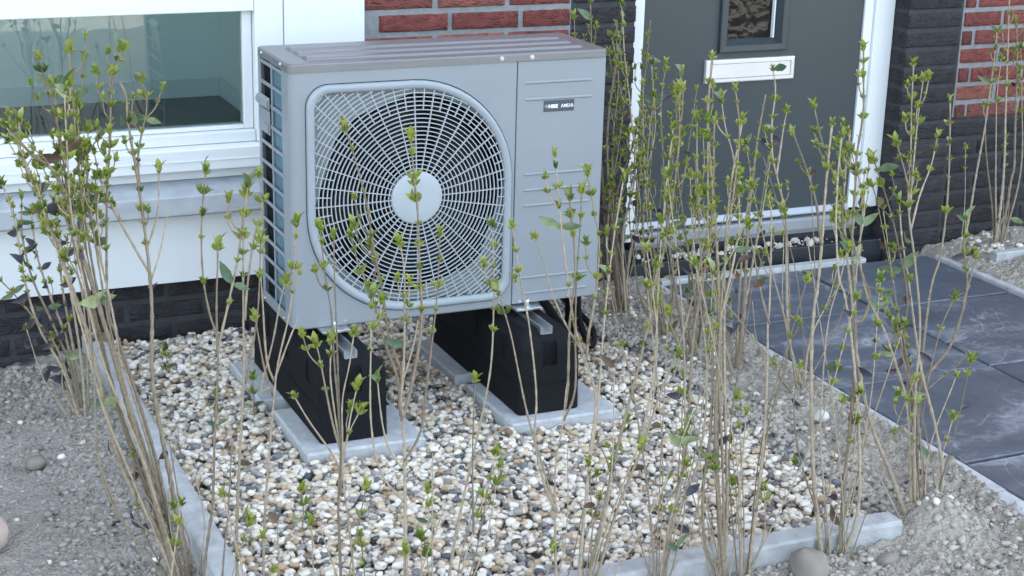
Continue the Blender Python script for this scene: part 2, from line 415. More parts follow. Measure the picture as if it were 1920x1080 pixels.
# ---- path of anthracite tiles between concrete edgings
path = tag(MB(), ) if False else None
pb = MB(); pb.box(PATH_X[0] + .004, PATH_X[1] - .004, -5, .735, -.09, -.028)
path = tag(pb.build('path', mat('grey_bedding_sand', (.06, .06, .062), .95, noise_amt=.3, nscale=60)), kind='structure')
tb = MB()
TW = .506
def tile_mesh(wx, wy):
    b = MB()
    l = []
    for z, ins in ((-.05, 0), (-.003, 0), (0, .003)):
        x0, x1, y0, y1 = -wx / 2 + ins, wx / 2 - ins, -wy / 2 + ins, wy / 2 - ins
        l.append([(x0, y0, z), (x1, y0, z), (x1, y1, z), (x0, y1, z)])
    b.loft(l, cap0=True, cap1=True)
    return b.mesh('paving_tile', M_tile)
ty = [.735, .305, -.215, -.735, -1.255, -1.775, -2.295]
for k in range(len(ty) - 1):
    y1, y0 = ty[k], ty[k + 1]
    me = tile_mesh(.500, y1 - y0 - .010)
    for cx in (1.6785, 2.1905):
        o = link_mesh('paving_tile', me, path)
        o.location = (cx, (y0 + y1) / 2, rnd.uniform(-.0015, .0015)); o.rotation_euler = (rnd.uniform(-.003, .003), rnd.uniform(-.003, .003), rnd.uniform(-.002, .002))

def kerb_run(name, axis, c0, c1, segs, ztop, zbot, rounding=.012, material=M_concrete, ztops=None):
    """a run of concrete edging stones; each stone is a child with its own rounded top edge"""
    root = empty(name, (0, 0, 0)); tag(root, kind='structure')
    for k, (a0, a1) in enumerate(segs):
        a0 += .0015; a1 -= .0015
        zt = ztop + rnd.uniform(-.002, .002)
        prof = [(c0, zbot), (c0, zt - rounding)]
        for i in range(5):
            t = math.pi / 2 * i / 4
            prof.append((c0 + rounding * (1 - math.cos(t)), zt - rounding * (1 - math.sin(t))))
        prof += [(c1 - .004, zt), (c1, zt - .004), (c1, zbot)]
        def P(a, q): return (a, q[0], q[1]) if axis == 'x' else (q[0], a, q[1])
        n = 9; loops = []
        for i in range(n):
            a = a0 + (a1 - a0) * i / (n - 1)
            ins = .0015 if i in (0, n - 1) else 0
            loops.append([P(a, (q[0] + rnd.uniform(-.0006, .0006), q[1] - ins + rnd.uniform(-.0006, .0006))) for q in prof])
        b = MB(); b.loft(loops, cap0=True, cap1=True)
        b.build('kerb_stone', material, root)
    return root
kerb_run('bed_kerb_left', 'y', -.375, -.32, [(-1.004, -.15), (-.15, .78)], .040, -.15)
kerb_run('bed_kerb_front', 'x', -1.006, -.950, [(-.319, .32), (.32, 1.045)], .040, -.15, rounding=.009)
kerb_run('bed_kerb_right', 'y', 1.052, 1.10, [(-.948, .05), (.05, .78)], .004, -.15)
kerb_run('path_edging_left', 'y', 1.366, 1.418, [(-2.9, -1.9), (-1.9, -.9), (-.9, .1), (.1, .76)], .006, -.15, rounding=.006, material=M_edging)
kerb_run('path_edging_right', 'y', 2.452, 2.504, [(-2.9, -1.9), (-1.9, -.9), (-.9, .1), (.1, .70)], .010, -.15, rounding=.006, material=M_edging)
kerb_run('path_edging_end', 'x', .738, .775, [(1.42, 2.20)], .012, -.1, rounding=.004, material=mat('pale_edging', (.40, .41, .41), .8, noise_amt=.15, nscale=30, bump=.2))
kerb_run('far_bed_kerb', 'x', .52, .555, [(2.56, 3.3)], .055, -.1, rounding=.006)

# ---- gravel: pebbles dropped on a height field so that they lie on each other
def icos(sub):
    bm = bmesh.new(); bmesh.ops.create_icosphere(bm, subdivisions=sub, radius=1)
    v = np.array([x.co[:] for x in bm.verts]); f = np.array([[q.index for q in p.verts] for p in bm.faces]); bm.free()
    return v, f

def lump_stuff(name, material, places, sub=1, seed=0, jag=.16, smoothed=True):
    """one mesh of many small stones; places = list of (x,y,z,a,b,c,rotz,tilt,value)"""
    rs = np.random.RandomState(seed)
    v0, f0 = icos(sub)
    variants = []
    for k in range(10):
        q = Vector(rs.uniform(-9, 9, 3))
        s = np.array([1 + jag * 2.2 * noise.noise(Vector(p) * 1.1 + q) + jag * .8 * noise.noise(Vector(p) * 2.6 + q) for p in v0])
        sq = v0 * s[:, None]
        variants.append(np.sign(sq) * np.abs(sq) ** .88)
    n = len(places); nv = len(v0)
    V = np.zeros((n * nv, 3), np.float32); val = np.zeros(n * nv, np.float32)
    for i, (x, y, z, a, b, c, rz, tl, va) in enumerate(places):
        p = variants[rs.randint(10)] * np.array([a, b, c])
        e = np.array(Euler((tl * rs.uniform(-1, 1), tl * rs.uniform(-1, 1), rz)).to_matrix())
        V[i * nv:(i + 1) * nv] = p @ e.T + (x, y, z); val[i * nv:(i + 1) * nv] = va
    F = (np.arange(n)[:, None, None] * nv + f0[None]).reshape(-1, 3).astype(np.int32)
    me = bpy.data.meshes.new(name)
    me.vertices.add(len(V)); me.vertices.foreach_set('co', V.ravel())
    me.loops.add(F.size); me.loops.foreach_set('vertex_index', F.ravel())
    me.polygons.add(len(F)); me.polygons.foreach_set('loop_start', np.arange(0, F.size, 3, dtype=np.int32))
    me.polygons.foreach_set('use_smooth', np.full(len(F), smoothed))
    me.update(calc_edges=True)
    at = me.attributes.new('piece', 'FLOAT', 'POINT'); at.data.foreach_set('value', val)
    me.materials.append(material)
    o = link_mesh(name, me); tag(o, kind='stuff')
    return o

SLABS = [(-.031, .262, -.205, .088), (-.045, .248, .160, .452), (.484, .776, -.206, .086), (.476, .768, .150, .442)]
def drop(region, n, smin, smax, z0, seed, avoid=(), edge=None, power=1.6):
    rs = np.random.RandomState(seed); x0, x1, y0, y1 = region; res = .003
    H = np.full((int((y1 - y0) / res) + 1, int((x1 - x0) / res) + 1), z0, np.float32)
    out = []
    for k in range(n):
        x = rs.uniform(x0 + .004, x1 - .004); y = rs.uniform(y0 + .004, y1 - .004)
        if edge and not edge(x, y, rs): continue
        if any(a[0] - .003 < x < a[1] + .003 and a[2] - .003 < y < a[3] + .003 for a in avoid): continue
        a = smin + (smax - smin) * rs.rand() ** power; b = a * rs.uniform(.62, .95); c = a * rs.uniform(.42, .68)
        r = b * .8; j0, j1 = int((y - r - y0) / res), int((y + r - y0) / res) + 1; i0, i1 = int((x - r - x0) / res), int((x + r - x0) / res) + 1
        j0 = max(j0, 0); i0 = max(i0, 0); sub = H[j0:j1, i0:i1]
        if sub.size == 0: continue
        hz = float(np.mean(sub)) * .75 + float(np.max(sub)) * .25
        if hz > z0 + .036: continue
        z = hz + c * .72
        jj, ii = np.mgrid[j0:j0 + sub.shape[0], i0:i0 + sub.shape[1]]
        d = ((ii * res + x0 - x) ** 2 + (jj * res + y0 - y) ** 2) / (b * b)
        cap = z + c * np.sqrt(np.clip(1 - d, 0, 1)) * .95
        H[j0:j1, i0:i1] = np.maximum(sub, np.where(d < 1, cap, sub))
        va = rs.rand()
        out.append((x, y, z, a, b, c, rs.uniform(0, 6.28), .35, va))
    keep = []                                  # pebbles wholly buried under others are left out
    for p in out:
        x, y, z, a, b, c = p[:6]; k = 0
        for ang in range(8):
            for q in (.35, .75):
                xx, yy = x + b * q * math.cos(ang * .785), y + b * q * math.sin(ang * .785)
                j, i = int((yy - y0) / res), int((xx - x0) / res)
                if 0 <= j < H.shape[0] and 0 <= i < H.shape[1] and z + c * math.sqrt(1 - q * q) > H[j, i] - .0022: k += 1
        if k >= 3: keep.append(p)
    return keep

def bed_edge(x, y, rs):
    # soil has crept over the right side of the bed
    lim = 1.085 - .11 * smooth(.15, .5, y) - .10 * abs(fbm(y * 3, 2, 0, 3)) - .05 * smooth(-.5, -.8, y) * 0
    return x < lim + rs.uniform(-.05, .02)
peb = drop((BED[0], 1.09, BED[2], .775), 31000, .0062, .0128, -.016, 3, SLABS, bed_edge)
rs3 = np.random.RandomState(33)
for k in range(150):
    y = rs3.uniform(-1.3, .72); side = rs3.rand()
    x = 1.11 + abs(rs3.normal(0, .07)) if side < .86 else -.385 - abs(rs3.normal(0, .16))
    if side < .86 and not -1.0 < y: continue
    if x > 1.355: continue
    a = rs3.uniform(.005, .0105); peb.append((x, y, gz(x, y) + a * .3, a, a * .8, a * .6, rs3.uniform(0, 6.28), .4, rs3.rand()))
lump_stuff('gravel', M_pebble, peb, 2, 5)
# the bed under the far shrub
peb2 = drop((2.60, 3.2, .56, .775), 900, .007, .015, .02, 7)
lump_stuff('far_gravel', M_pebble, peb2, 2, 6)

# ---- soil crumbs and clods
cl = []
rs = np.random.RandomState(21)
def soil_ok(x, y):
    if -.385 < x < 1.105 and y > -1.012: return False
    if 1.36 < x < 2.51: return False
    return y < .78
for k in range(70000):
    x = rs.uniform(-1.5, 3.3); y = rs.uniform(-1.55, .77)
    if x > 1.1 and x < 1.36: pass
    elif x < -.38:
        if rs.rand() > .75: continue
    elif x > 2.5 and rs.rand() > .8: continue
    if not soil_ok(x, y): continue
    dens = fbm(x * 2.2, y * 2.2, 9, 3)
    if rs.rand() > .42 + 1.6 * dens: continue
    a = .0018 + .0090 * rs.rand() ** 4
    if rs.rand() < .015: a *= 1.8
    va = rs.rand() * .86 if rs.rand() > .06 else .9 + .1 * rs.rand()
    cl.append((x, y, gz(x, y) + a * .02, a, a * rs.uniform(.6, .95), a * rs.uniform(.5, .8), rs.uniform(0, 6.28), .6, va if va > .87 else min(.86, va * .75 + (.34 if x > .5 else 0))))
for k in range(7000):
    x = rs.uniform(.45, 1.6); y = rs.uniform(-1.45, -.9)
    if not soil_ok(x, y): continue
    a = .0016 + .0105 * rs.rand() ** 5
    cl.append((x, y, gz(x, y) + a * .0, a, a * rs.uniform(.6, .95), a * rs.uniform(.5, .8), rs.uniform(0, 6.28), .6, .45 + .4 * rs.rand()))
for k in range(5000):
    x = -.385 - abs(rs.normal(0, .13)); y = rs.uniform(-1.1, .75)
    a = .0016 + .0105 * rs.rand() ** 4
    cl.append((x, y, gz(x, y) + a * .02, a, a * rs.uniform(.6, .95), a * rs.uniform(.5, .8), rs.uniform(0, 6.28), .6, .6 * rs.rand()))
for k in range(1500):
    x = rs.uniform(-1.2, -.45); y = .74 - abs(rs.normal(0, .12)); a = .002 + .013 * rs.rand() ** 4
    cl.append((x, y, gz(x, y) + a * .25, a, a * .8, a * .65, rs.uniform(0, 6.28), .6, .6 * rs.rand()))
# soil spilled over the edge of the gravel and onto the right kerb
for k in range(5200):
    y = rs.uniform(-.93, .76); x = rs.normal(1.105 - .10 * smooth(.15, .5, y), .028)
    if x < .86: continue
    a = .002 + .0105 * rs.rand() ** 3.5
    base = gz(x, y) if x > 1.11 else (.014 if x > 1.05 else .012)
    cl.append((x, y, base + a * .3, a, a * .8, a * .65, rs.uniform(0, 6.28), .6, .42 + rs.rand() * .44))
print('crumbs', len(cl), 'pebbles', len(peb))
lump_stuff('soil_crumbs', M_clod, cl, 1, 8, jag=.34, smoothed=True)

# ================================================================== HOUSE
house = empty('brick_house', (0, 0, 0))
tag(house, 'red brick house with black brick plinth, white framed window and dark grey front door', 'house')

def brick_mesh(k, me_mat):
    """hand-moulded brick of unit length: uneven arrises, bulging front"""
    rb = random.Random(100 + k)
    L, H, D = .203, .0465, .10
    nx, nz = 8, 4; b = MB(); q = Vector((rb.uniform(0, 50), 3, 7))
    loops = []
    def pt(i, j, layer):
        u = i / (nx - 1); v = j / (nz - 1)
        x = (u - .5) * L; z = (v - .5) * H
        e = .0022 * noise.noise(Vector((u * 6, v * 3, layer)) + q)
        ed = (i in (0, nx - 1)), (j in (0, nz - 1))
        if ed[0]: x += e - (.003 if layer == 0 else 0) * (1 if i else -1)
        if ed[1]: z += e * 1.2 - (.0028 if layer == 0 else 0) * (1 if j else -1)
        y = .0035 * noise.noise(Vector((u * 7, v * 4, 9)) + q) if layer == 0 else (.004 if layer == 1 else D)
        if layer == 0: y += .001
        return (x, y, z)
    g = [[pt(i, j, 0) for i in range(nx)] for j in range(nz)]
    vs = [p for r in g for p in r]
    b.add(vs, [(j * nx + i, j * nx + i + 1, (j + 1) * nx + i + 1, (j + 1) * nx + i) for j in range(nz - 1) for i in range(nx - 1)], smooth=True)
    ring = [(i, 0) for i in range(nx)] + [(nx - 1, j) for j in range(1, nz)] + [(i, nz - 1) for i in range(nx - 2, -1, -1)] + [(0, j) for j in range(nz - 2, 0, -1)]
    b.loft([[pt(i, j, l) for i, j in ring] for l in (0, 1, 2)], cap1=True)
    me = b.mesh('brick', me_mat)
    bm = bmesh.new(); bm.from_mesh(me); bmesh.ops.remove_doubles(bm, verts=bm.verts, dist=1e-5); bmesh.ops.recalc_face_normals(bm, faces=bm.faces); bm.to_mesh(me); bm.free()
    return me
RED = [brick_mesh(k, M_brick) for k in range(7)]
DRK = [brick_mesh(k + 20, M_brick_dark) for k in range(7)]

MJ = .007                                  # mortar lies back from the brick faces
wb = MB()
wb.box(.4425, 1.0935, YW + MJ, 1.0, .460, 1.03)        # red panel left of the door
wall = wb.build('wall', M_mortar, house)
wb = MB(); wb.box(2.5385, 4.5, YW + MJ, 1.0, .460, 1.03)
wall_r = wb.build('wall', M_mortar, house)
pb = MB()
pb.box(.4425, 1.3085, YW + MJ + .001, .999, -.3, .4595)
pb.box(1.0945, 1.3080, YW + MJ + .0005, .998, .4605, 1.03)
pb.box(2.3200, 4.5, YW + MJ + .001, .999, -.3, .4595)
pb.box(2.3205, 2.5375, YW + MJ + .0005, .998, .4605, 1.03)
pb.box(-3.6, .4415, YW + .030, 1.0, -.3, .160)
plinth = pb.build('plinth', M_mortar_dark, house)
ub = MB()
ub.box(-6, -3.2, YW, 1.0, -.3, 5.6); ub.box(-3.2, .4415, YW, 1.0, 2.35, 5.6); ub.box(.4415, 1.3085, YW, 1.0, 1.031, 5.6)
ub.box(1.3085, 2.3195, YW, 1.0, 2.2, 5.6); ub.box(2.3195, 8, YW, 1.0, 1.031, 5.6); ub.box(4.501, 8, YW, 1.0, -.3, 1.031)
ub.build('upper_wall', M_wall_far, house)
sb = MB()
sb.box(-6, -5.8, 1.0005, 8.5, -.3, .7); sb.box(-6, -5.8, 1.0005, 8.5, 2.4, 5.6); sb.box(-6, -5.8, 1.0005, 1.25, .7, 2.4); sb.box(-6, -5.8, 3.2, 8.5, .7, 2.4); sb.box(7.8, 8, 1.0005, 8.5, -.3, 5.6); sb.box(-5.8, 7.8, 8.3, 8.5, -.3, 5.6)  # opening in the left wall is added to let light into the room
sb.build('outer_wall', M_wall_far, house)  # unseen shell of the house, added to block the sun
rb_ = MB()
rb_.loft([[(x, .35, 5.61), (x, 4.65, 8.0), (x, 8.95, 5.61), (x, 8.95, 5.45), (x, 4.65, 7.8), (x, .35, 5.45)] for x in (-6.3, 8.3)], cap0=True, cap1=True)
rb_.build('roof', M_roof, house)  # unseen roof, added so the garden lies in shade

ZT = .876; CO = .0625
def lay(x0, x1, ztops, y, parent, meshes, off):
    for zt, o_ in zip(ztops, off):
        x = x0 - 1e-6
        first = (o_ - x0) % .222
        cuts = [x0] + [x0 + first + .222 * k for k in range(40) if x0 + first + .222 * k < x1 - .02] + [x1]
        if cuts[1] - cuts[0] < .035: cuts.pop(1) if first < .035 and len(cuts) > 2 else None
        for a, c in zip(cuts[:-1], cuts[1:]):
            l = c - a - (.017 if c < x1 - 1e-6 else .0)
            if l < .03: continue
            o = link_mesh('brick', rnd.choice(meshes), parent)
            o.location = (a + l / 2 + rnd.uniform(-.001, .001), y + rnd.uniform(-.002, .0025), zt - .0235 + rnd.uniform(-.0012, .0012))
            o.scale = (l / .203, 1, 1); o.rotation_euler = (rnd.uniform(-.008, .008), rnd.uniform(-.006, .006), rnd.uniform(-.008, .008))
def rows(zlo, zhi): return [ZT + CO * k for k in range(-20, 12) if zlo < ZT + CO * k - .023 < zhi]
def offs(zs, a=.494, b=.672): return [(a if round((z - ZT) / CO) % 2 == 0 else b) for z in zs]
z_ = rows(.46, 1.03)
lay(.447, 1.088, z_, YW, wall, RED, offs(z_))
lay(2.545, 3.45, z_, YW, wall_r, RED, offs(z_, 2.60, 2.712))
z_ = rows(-.03, .46)
lay(.447, 1.084, z_, YW, plinth, DRK, offs(z_))
lay(2.545, 3.45, z_, YW, plinth, DRK, offs(z_, 2.66, 2.552))
z_ = rows(-.03, 1.03)
lay(1.101, 1.310, z_, YW, plinth, DRK, [1.101] * len(z_))
lay(2.3185, 2.528, z_, YW, plinth, DRK, [2.3185] * len(z_))
z_ = [.155 - CO * k for k in range(4)]
lay(-1.35, .435, z_, YW + .024, plinth, DRK, [.1, .21, .12, .2])

# ---- window with white post, sill and board cladding below it
win = empty('window', (0, 0, 0), house)
WX0 = -2.2
YF = YW - .024                            # front of the white joinery
f = MB()
f.box(WX0, .1275, YF, YF + .09, .9065, 1.010)            # transom above the low pane
f.box(WX0, .1275, YF + .006, YF + .09, .5475, .5790)      # bottom rail
f.box(.1285, .2090, YF, YF + .10, .5470, 2.34)             # jamb
f.box(WX0 - .09, WX0 - .001, YF, YF + .10, .5470, 2.34)
f.box(WX0, .1275, YF, YF + .09, 2.25, 2.34)
f.build('frame', M_white, win, bevel=.003)
f = MB(); f.box(.1010, .1270, YF + .028, YF + .075, .5800, .9055); f.box(WX0, .1005, YF + .028, YF + .075, .5800, .5905)
f.build('glazing_bead', M_white, win, bevel=.002)
f = MB(); f.box(.2105, .4405, YF - .006, YF + .12, .162, 2.34)
f.build('post', M_white, win, bevel=.004)
f = MB()
f.loft([[(x, YF + .012, .5465), (x, YF - .018, .5420), (x, YF - .022, .5390), (x, YF - .022, .4830), (x, YF - .016, .4790), (x, YF + .03, .4790), (x, YF + .03, .5465)] for x in (WX0 - .09, .2085)], cap0=True, cap1=True)
f.build('window_sill', M_white, win, bevel=.002)
f = MB(); f.box(WX0 - .09, .2080, YF - .0245, YF - .0215, .5080, .5110)
f.build('sill_groove_lip', M_white, win)
f = MB()
f.loft([[(x, YF + .03, .4500), (x, YF - .052, .4230), (x, YF - .056, .4180), (x, YF - .056, .3700), (x, YF - .050, .3655), (x, YF + .03, .3655)] for x in (WX0 - .09, .2085)], cap0=True, cap1=True)
f.build('stone_sill', M_stone_sill, win, bevel=.002)
f = MB(); f.box(WX0 - .09, .2085, YF + .020, YF + .06, .4505, .4785)
f.build('upper_board', M_panel, win)
f = MB(); f.box(WX0 - .09, .2090, YF, YF + .05, .1630, .3650)
f.build('cladding_board', M_panel, win, bevel=.002)
f = MB(); f.box(WX0, .1010, YF + .044, YF + .050, .5800, .9060)
f.build('glass_pane', M_glass, win)
f = MB(); f.box(WX0, .1275, YF + .044, YF + .050, 1.0105, 2.2495)
f.build('glass_pane', M_glass, win)
# room behind the window
g = MB(); g.box(-5.799, .68, 1.0, 3.40, .05, .15); g.build('room_floor', M_floor, house)
g = MB()
g.box(-5.799, .68, 3.40, 3.5, .05, 2.75); g.box(.6805, .78, 1.0005, 3.5, .05, 2.75);
g.box(-5.799, .78, 1.0, 3.5, 2.7505, 2.85)
g.box(.2095, .68, YF + .121, .9995, .151, 2.75)
g.box(-5.79, .2090, YF + .101, .9990, .151, .5465)
g.build('room_wall', M_interior, house)
g = MB(); g.box(.668, .6800, 1.3, 3.39, .15, .23); g.box(-5.79, .667, 3.388, 3.3995, .15, .23)
g.build('skirting_board', M_white, house)

g = MB(); g.box(-5.90, -5.894, 1.25, 3.2, .7, 2.4); g.build('glass_pane', M_glass, win)  # pane of an unseen side window, added to brighten the room

# ---- front door
door = empty('front_door', (0, 0, 0), house)
YD = YW + .080
f = MB()
f.box(1.3110, 1.3815, YD, YD + .09, .110, 2.2); f.box(2.2425, 2.3180, YD, YD + .09, .150, 2.2); f.box(1.3815, 2.2425, YD, YD + .09, 2.13, 2.2)
f.build('frame', M_white, door, bevel=.003)
f = MB(); f.box(2.2075, 2.2420, YD + .012, YD + .09, .150, 2.13); f.build('frame_rebate', M_white, door, bevel=.002)
f = MB()
LX0, LX1, LZ0, LZ1 = 1.384, 2.206, .150, 2.128
gx0, gx1, gz0, gz1 = 1.672, 1.902, .715, 1.85
YL = YD + .020
f.box(LX0, gx0, YL, YL + .055, LZ0, LZ1); f.box(gx1, LX1, YL, YL + .055, LZ0, LZ1)
f.box(gx0, gx1, YL, YL + .055, LZ0, gz0); f.box(gx0, gx1, YL, YL + .055, gz1, LZ1)
f.build('door_leaf', M_door, door)
def ring(x0, x1, z0, z1, y, ins): return [(x0 + ins, y, z0 + ins), (x1 - ins, y, z0 + ins), (x1 - ins, y, z1 - ins), (x0 + ins, y, z1 - ins)]
f = MB(); a_ = (1.660, 1.914, .701, 1.865)
f.loft([ring(*a_, YL + .001, 0), ring(*a_, YL - .012, .002), ring(*a_, YL - .014, .006), ring(*a_, YL - .013, .024), ring(*a_, YL + .020, .040), ring(*a_, YL + .030, .040)])
f.build('glass_frame', M_door, door)
f = MB(); f.box(1.6995, 1.8745, YL + .024, YL + .030, .7405, 1.826); f.build('glass_pane', M_glass_door, door)
f = MB(); f.box(1.66, 1.92, YL + .056, YL + .09, .69, 1.9); f.build('glass_backing', M_black, door)  # black sheet in place of the dark hall behind the glass
f = MB(); f.box(1.8685, 1.8735, YL + .010, YL + .0235, .741, 1.82); f.build('glass_seal', M_white, door)
# letter box
lb = (1.615, 1.948, .607, .682)
f = MB(); f.loft([ring(*lb, YL - .0005, 0), ring(*lb, YL - .010, .001), ring(*lb, YL - .012, .004), ring(*lb, YL - .012, .0135), ring(*lb, YL - .004, .0150)], cap1=False)
f.build('letter_plate', M_letterbox, door)
f = MB(); f.box(lb[0] + .0152, lb[1] - .0152, YL - .0095, YL - .004, lb[2] + .0152, lb[3] - .0152)
f.build('letter_flap', M_letterbox, door, bevel=.0015)
# threshold, sill ledge, lower plinth
f = MB(); f.loft([[(x, YL + .03, .1700), (x, YL - .004, .1665), (x, YL - .016, .1500), (x, YL - .016, .1460), (x, YL + .03, .1460)] for x in (1.3835, 2.2065)], cap0=True, cap1=True)
f.build('weather_bar', mat('pale_aluminium', (.36, .385, .41), .35, metal=.4), door)
f = MB(); f.loft([[(x, YL + .05, .1445), (x, YL - .02, .1350), (x, YL - .028, .1280), (x, YL - .028, .0990), (x, YL - .022, .0830), (x, YL + .05, .0830)] for x in (1.382, 2.230)], cap0=True, cap1=True)
f.build('threshold', M_alu, door)
f = MB(); f.box(1.3115, 2.317, YL - .012, YL + .10, -.2, .0820); f.box(1.313, 2.3165, YL - .075, YL - .0125, -.2, .0500); f.box(2.236, 2.3165, YD + .008, YD + .09, .0825, .1490)
f.build('door_sill_ledge', M_darkstone, door, bevel=.003)
f = MB(); f.box(1.3105, 2.3190, YD + .1, 1.6, -.2, 2.2); f.build('hall_black_block', M_black, door)  # solid black block in place of the dark hall

# crumbs of mortar left lying on the ledge
cr = []
rs2 = np.random.RandomState(4)
for k in range(170):
    x = rs2.choice([rs2.uniform(1.36, 2.14), rs2.normal(1.62, .05), rs2.normal(1.78, .04), rs2.normal(2.0, .06)])
    if not 1.34 < x < 2.2: continue
    a = .002 + .011 * rs2.rand() ** 3
    cr.append((x, YL - .045 + rs2.uniform(-.022, .022), .050 + a * .5 + .006 * rs2.rand(), a * 1.3, a, a * .8, rs2.uniform(0, 6.28), .8, 0))
o = lump_stuff('mortar_crumbs', M_rubble, cr, 1, 9, jag=.35, smoothed=False)

# ================================================================== HEAT PUMP
UW, UD, Z0, Z1, LH = .806, .263, .259, .8775, .0205
hp = empty('heat_pump', (0, 0, 0))
tag(hp, 'silver grey outdoor heat pump unit with round fan grille, on two black rubber supports', 'heat pump')
def leaf_loop(x0, x1, z0, z1, rs_, rl, n=14):
    """rounded outline: small radius top left and bottom right, large radius top right and bottom left (anticlockwise seen from the front)"""
    P = []
    for cx, cz, r, a0 in ((x1 - rs_, z0 + rs_, rs_, -90), (x1 - rl, z1 - rl, rl, 0), (x0 + rs_, z1 - rs_, rs_, 90), (x0 + rl, z0 + rl, rl, 180)):
        for i in range(n):
            t = R(a0 + 90 * i / (n - 1)); P.append((cx + r * math.cos(t), cz + r * math.sin(t)))
    return P
FC = (.308, .5640)
LO = (.036, .5605, .2790, .8490)
def frm(ins, y, rs_=.055, rl=.262):
    return [(x, y, z) for x, z in leaf_loop(LO[0] + ins, LO[1] - ins, LO[2] + ins, LO[3] - ins, rs_ - ins * .6, rl - ins)]
# front panel with its cut-out, rounded left edge
def panel_with_hole(b, x0, x1, z0, z1, y, hole):
    n = len(hole); out = []; edge = []
    cx, cz = FC
    for (hx, hy, hz) in hole:
        dx, dz = hx - cx, hz - cz; c = []
        if dx > 1e-9: c.append(((x1 - cx) / dx, 0))
        if dx < -1e-9: c.append(((x0 - cx) / dx, 2))
        if dz > 1e-9: c.append(((z1 - cz) / dz, 1))
        if dz < -1e-9: c.append(((z0 - cz) / dz, 3))
        t, e = min(c); out.append((cx + dx * t, y, cz + dz * t)); edge.append(e)
    b.loft([out, hole])
    cor = {(0, 1): (x1, y, z1), (1, 2): (x0, y, z1), (2, 3): (x0, y, z0), (3, 0): (x1, y, z0)}
    for i in range(n):
        j = (i + 1) % n
        if edge[i] != edge[j]: b.add([out[i], cor[(edge[i], edge[j])], out[j]], [(0, 1, 2)])
b = MB()
RC = .022
panel_with_hole(b, RC, .5655, Z0 + .004, Z1, 0, frm(.0, 0))
for (zA, zB) in ((Z0 + .004, Z1),):
    lp = []
    for i in range(9):
        t = math.pi / 2 * i / 8
        lp.append([(RC - RC * math.sin(t), RC - RC * math.cos(t), zA), (RC - RC * math.sin(t), RC - RC * math.cos(t), zB)])
    lp.append([(0, .052, zA), (0, .052, zB)])
    b.loft(lp, close=False, smooth=True)
b.loft([frm(0, 0), frm(.0005, .010), frm(-.004, .0105)])
b.loft([[(.5655, 0, Z0 + .004), (.5655, 0, Z1)], [(.5655, .012, Z0 + .004), (.5655, .012, Z1)]], close=False)
b.loft([[(RC, 0, Z0 + .004), (.5655, 0, Z0 + .004)], [(RC, .003, Z0), (.5655, .003, Z0)], [(RC, .03, Z0), (.5655, .03, Z0)]], close=False)
front = b.build('front_panel', M_unit, hp)
b = MB()
b.box(.5685, UW - .0005, .0, .02, Z0 + .004, Z1)
svc = b.build('service_panel', M_unit, hp, bevel=.002)
for x0, x1, z in ((.586, .772, .8245), (.586, .772, .7835), (.588, .776, .5965), (.589, .776, .5565), (.590, .776, .5170), (.591, .776, .3300), (.592, .778, .2890)):
    e = MB(); n = 7; lp = []
    for xx, s in ((x0, .15), (x0 + .004, .8), (x0 + .008, 1), (x1 - .008, 1), (x1 - .004, .8), (x1, .15)):
        lp.append([(xx, .0012 - .0042 * s * math.sin(math.pi * i / (n - 1)), z + .0042 * s * math.cos(math.pi * i / (n - 1))) for i in range(n)])
    e.loft(lp, close=False, smooth=True); e.build('embossed_ridge', M_unit, svc)
# name plate and its lettering
b = MB(); b.box(.6395, .7215, -.0022, .0005, .7505, .7780); plate = b.build('name_plate', M_label, hp, bevel=.0012)
def lettering(txt, x, z, size, parent, yy, squash=1., bold=0.):
    c = bpy.data.curves.new('lettering', 'FONT'); c.body = txt; c.size = size; c.extrude = .0003; c.offset = bold; c.align_x = 'LEFT'
    o = bpy.data.objects.new('tmp', c); COL.objects.link(o)
    bpy.context.view_layer.update()
    me = bpy.data.meshes.new_from_object(o.evaluated_get(bpy.context.evaluated_depsgraph_get()))
    bpy.data.objects.remove(o)
    me.materials.clear(); me.materials.append(M_letter)
    q = link_mesh('lettering', me, parent); q.rotation_euler = (R(90), 0, 0); q.location = (x, yy, z); q.scale = (squash, 1, 1)
    return q
lettering('NIBE', .6510, .7595, .0125, plate, -.0026, 1.0, .00035)
lettering('AMS10-', .6852, .7597, .0120, plate, -.0026, .92, .0001)
b = MB(); cx, cz = .6458, .7640
for k in range(4):
    t = R(90 * k)
    dx, dz = math.cos(t), math.sin(t); q = .0024
    b.add([(cx + dx * q, -.0027, cz + dz * q), (cx + dx * q + .0017 * -dz, -.0027, cz + dz * q + .0017 * dx), (cx + dx * q * 1.8, -.0027, cz + dz * q * 1.8), (cx + dx * q + .0017 * dz, -.0027, cz + dz * q - .0017 * dx)], [(0, 1, 2, 3)])
b.build('emblem', M_letter, plate)
# grille frame
b = MB()
b.loft([frm(.0025, .006), frm(.0025, -.004), frm(.005, -.008), frm(.010, -.0095), frm(.018, -.0085), frm(.0225, -.003), frm(.0225, .004)], smooth=True)
b.build('grille_frame', M_unit_plastic, hp)
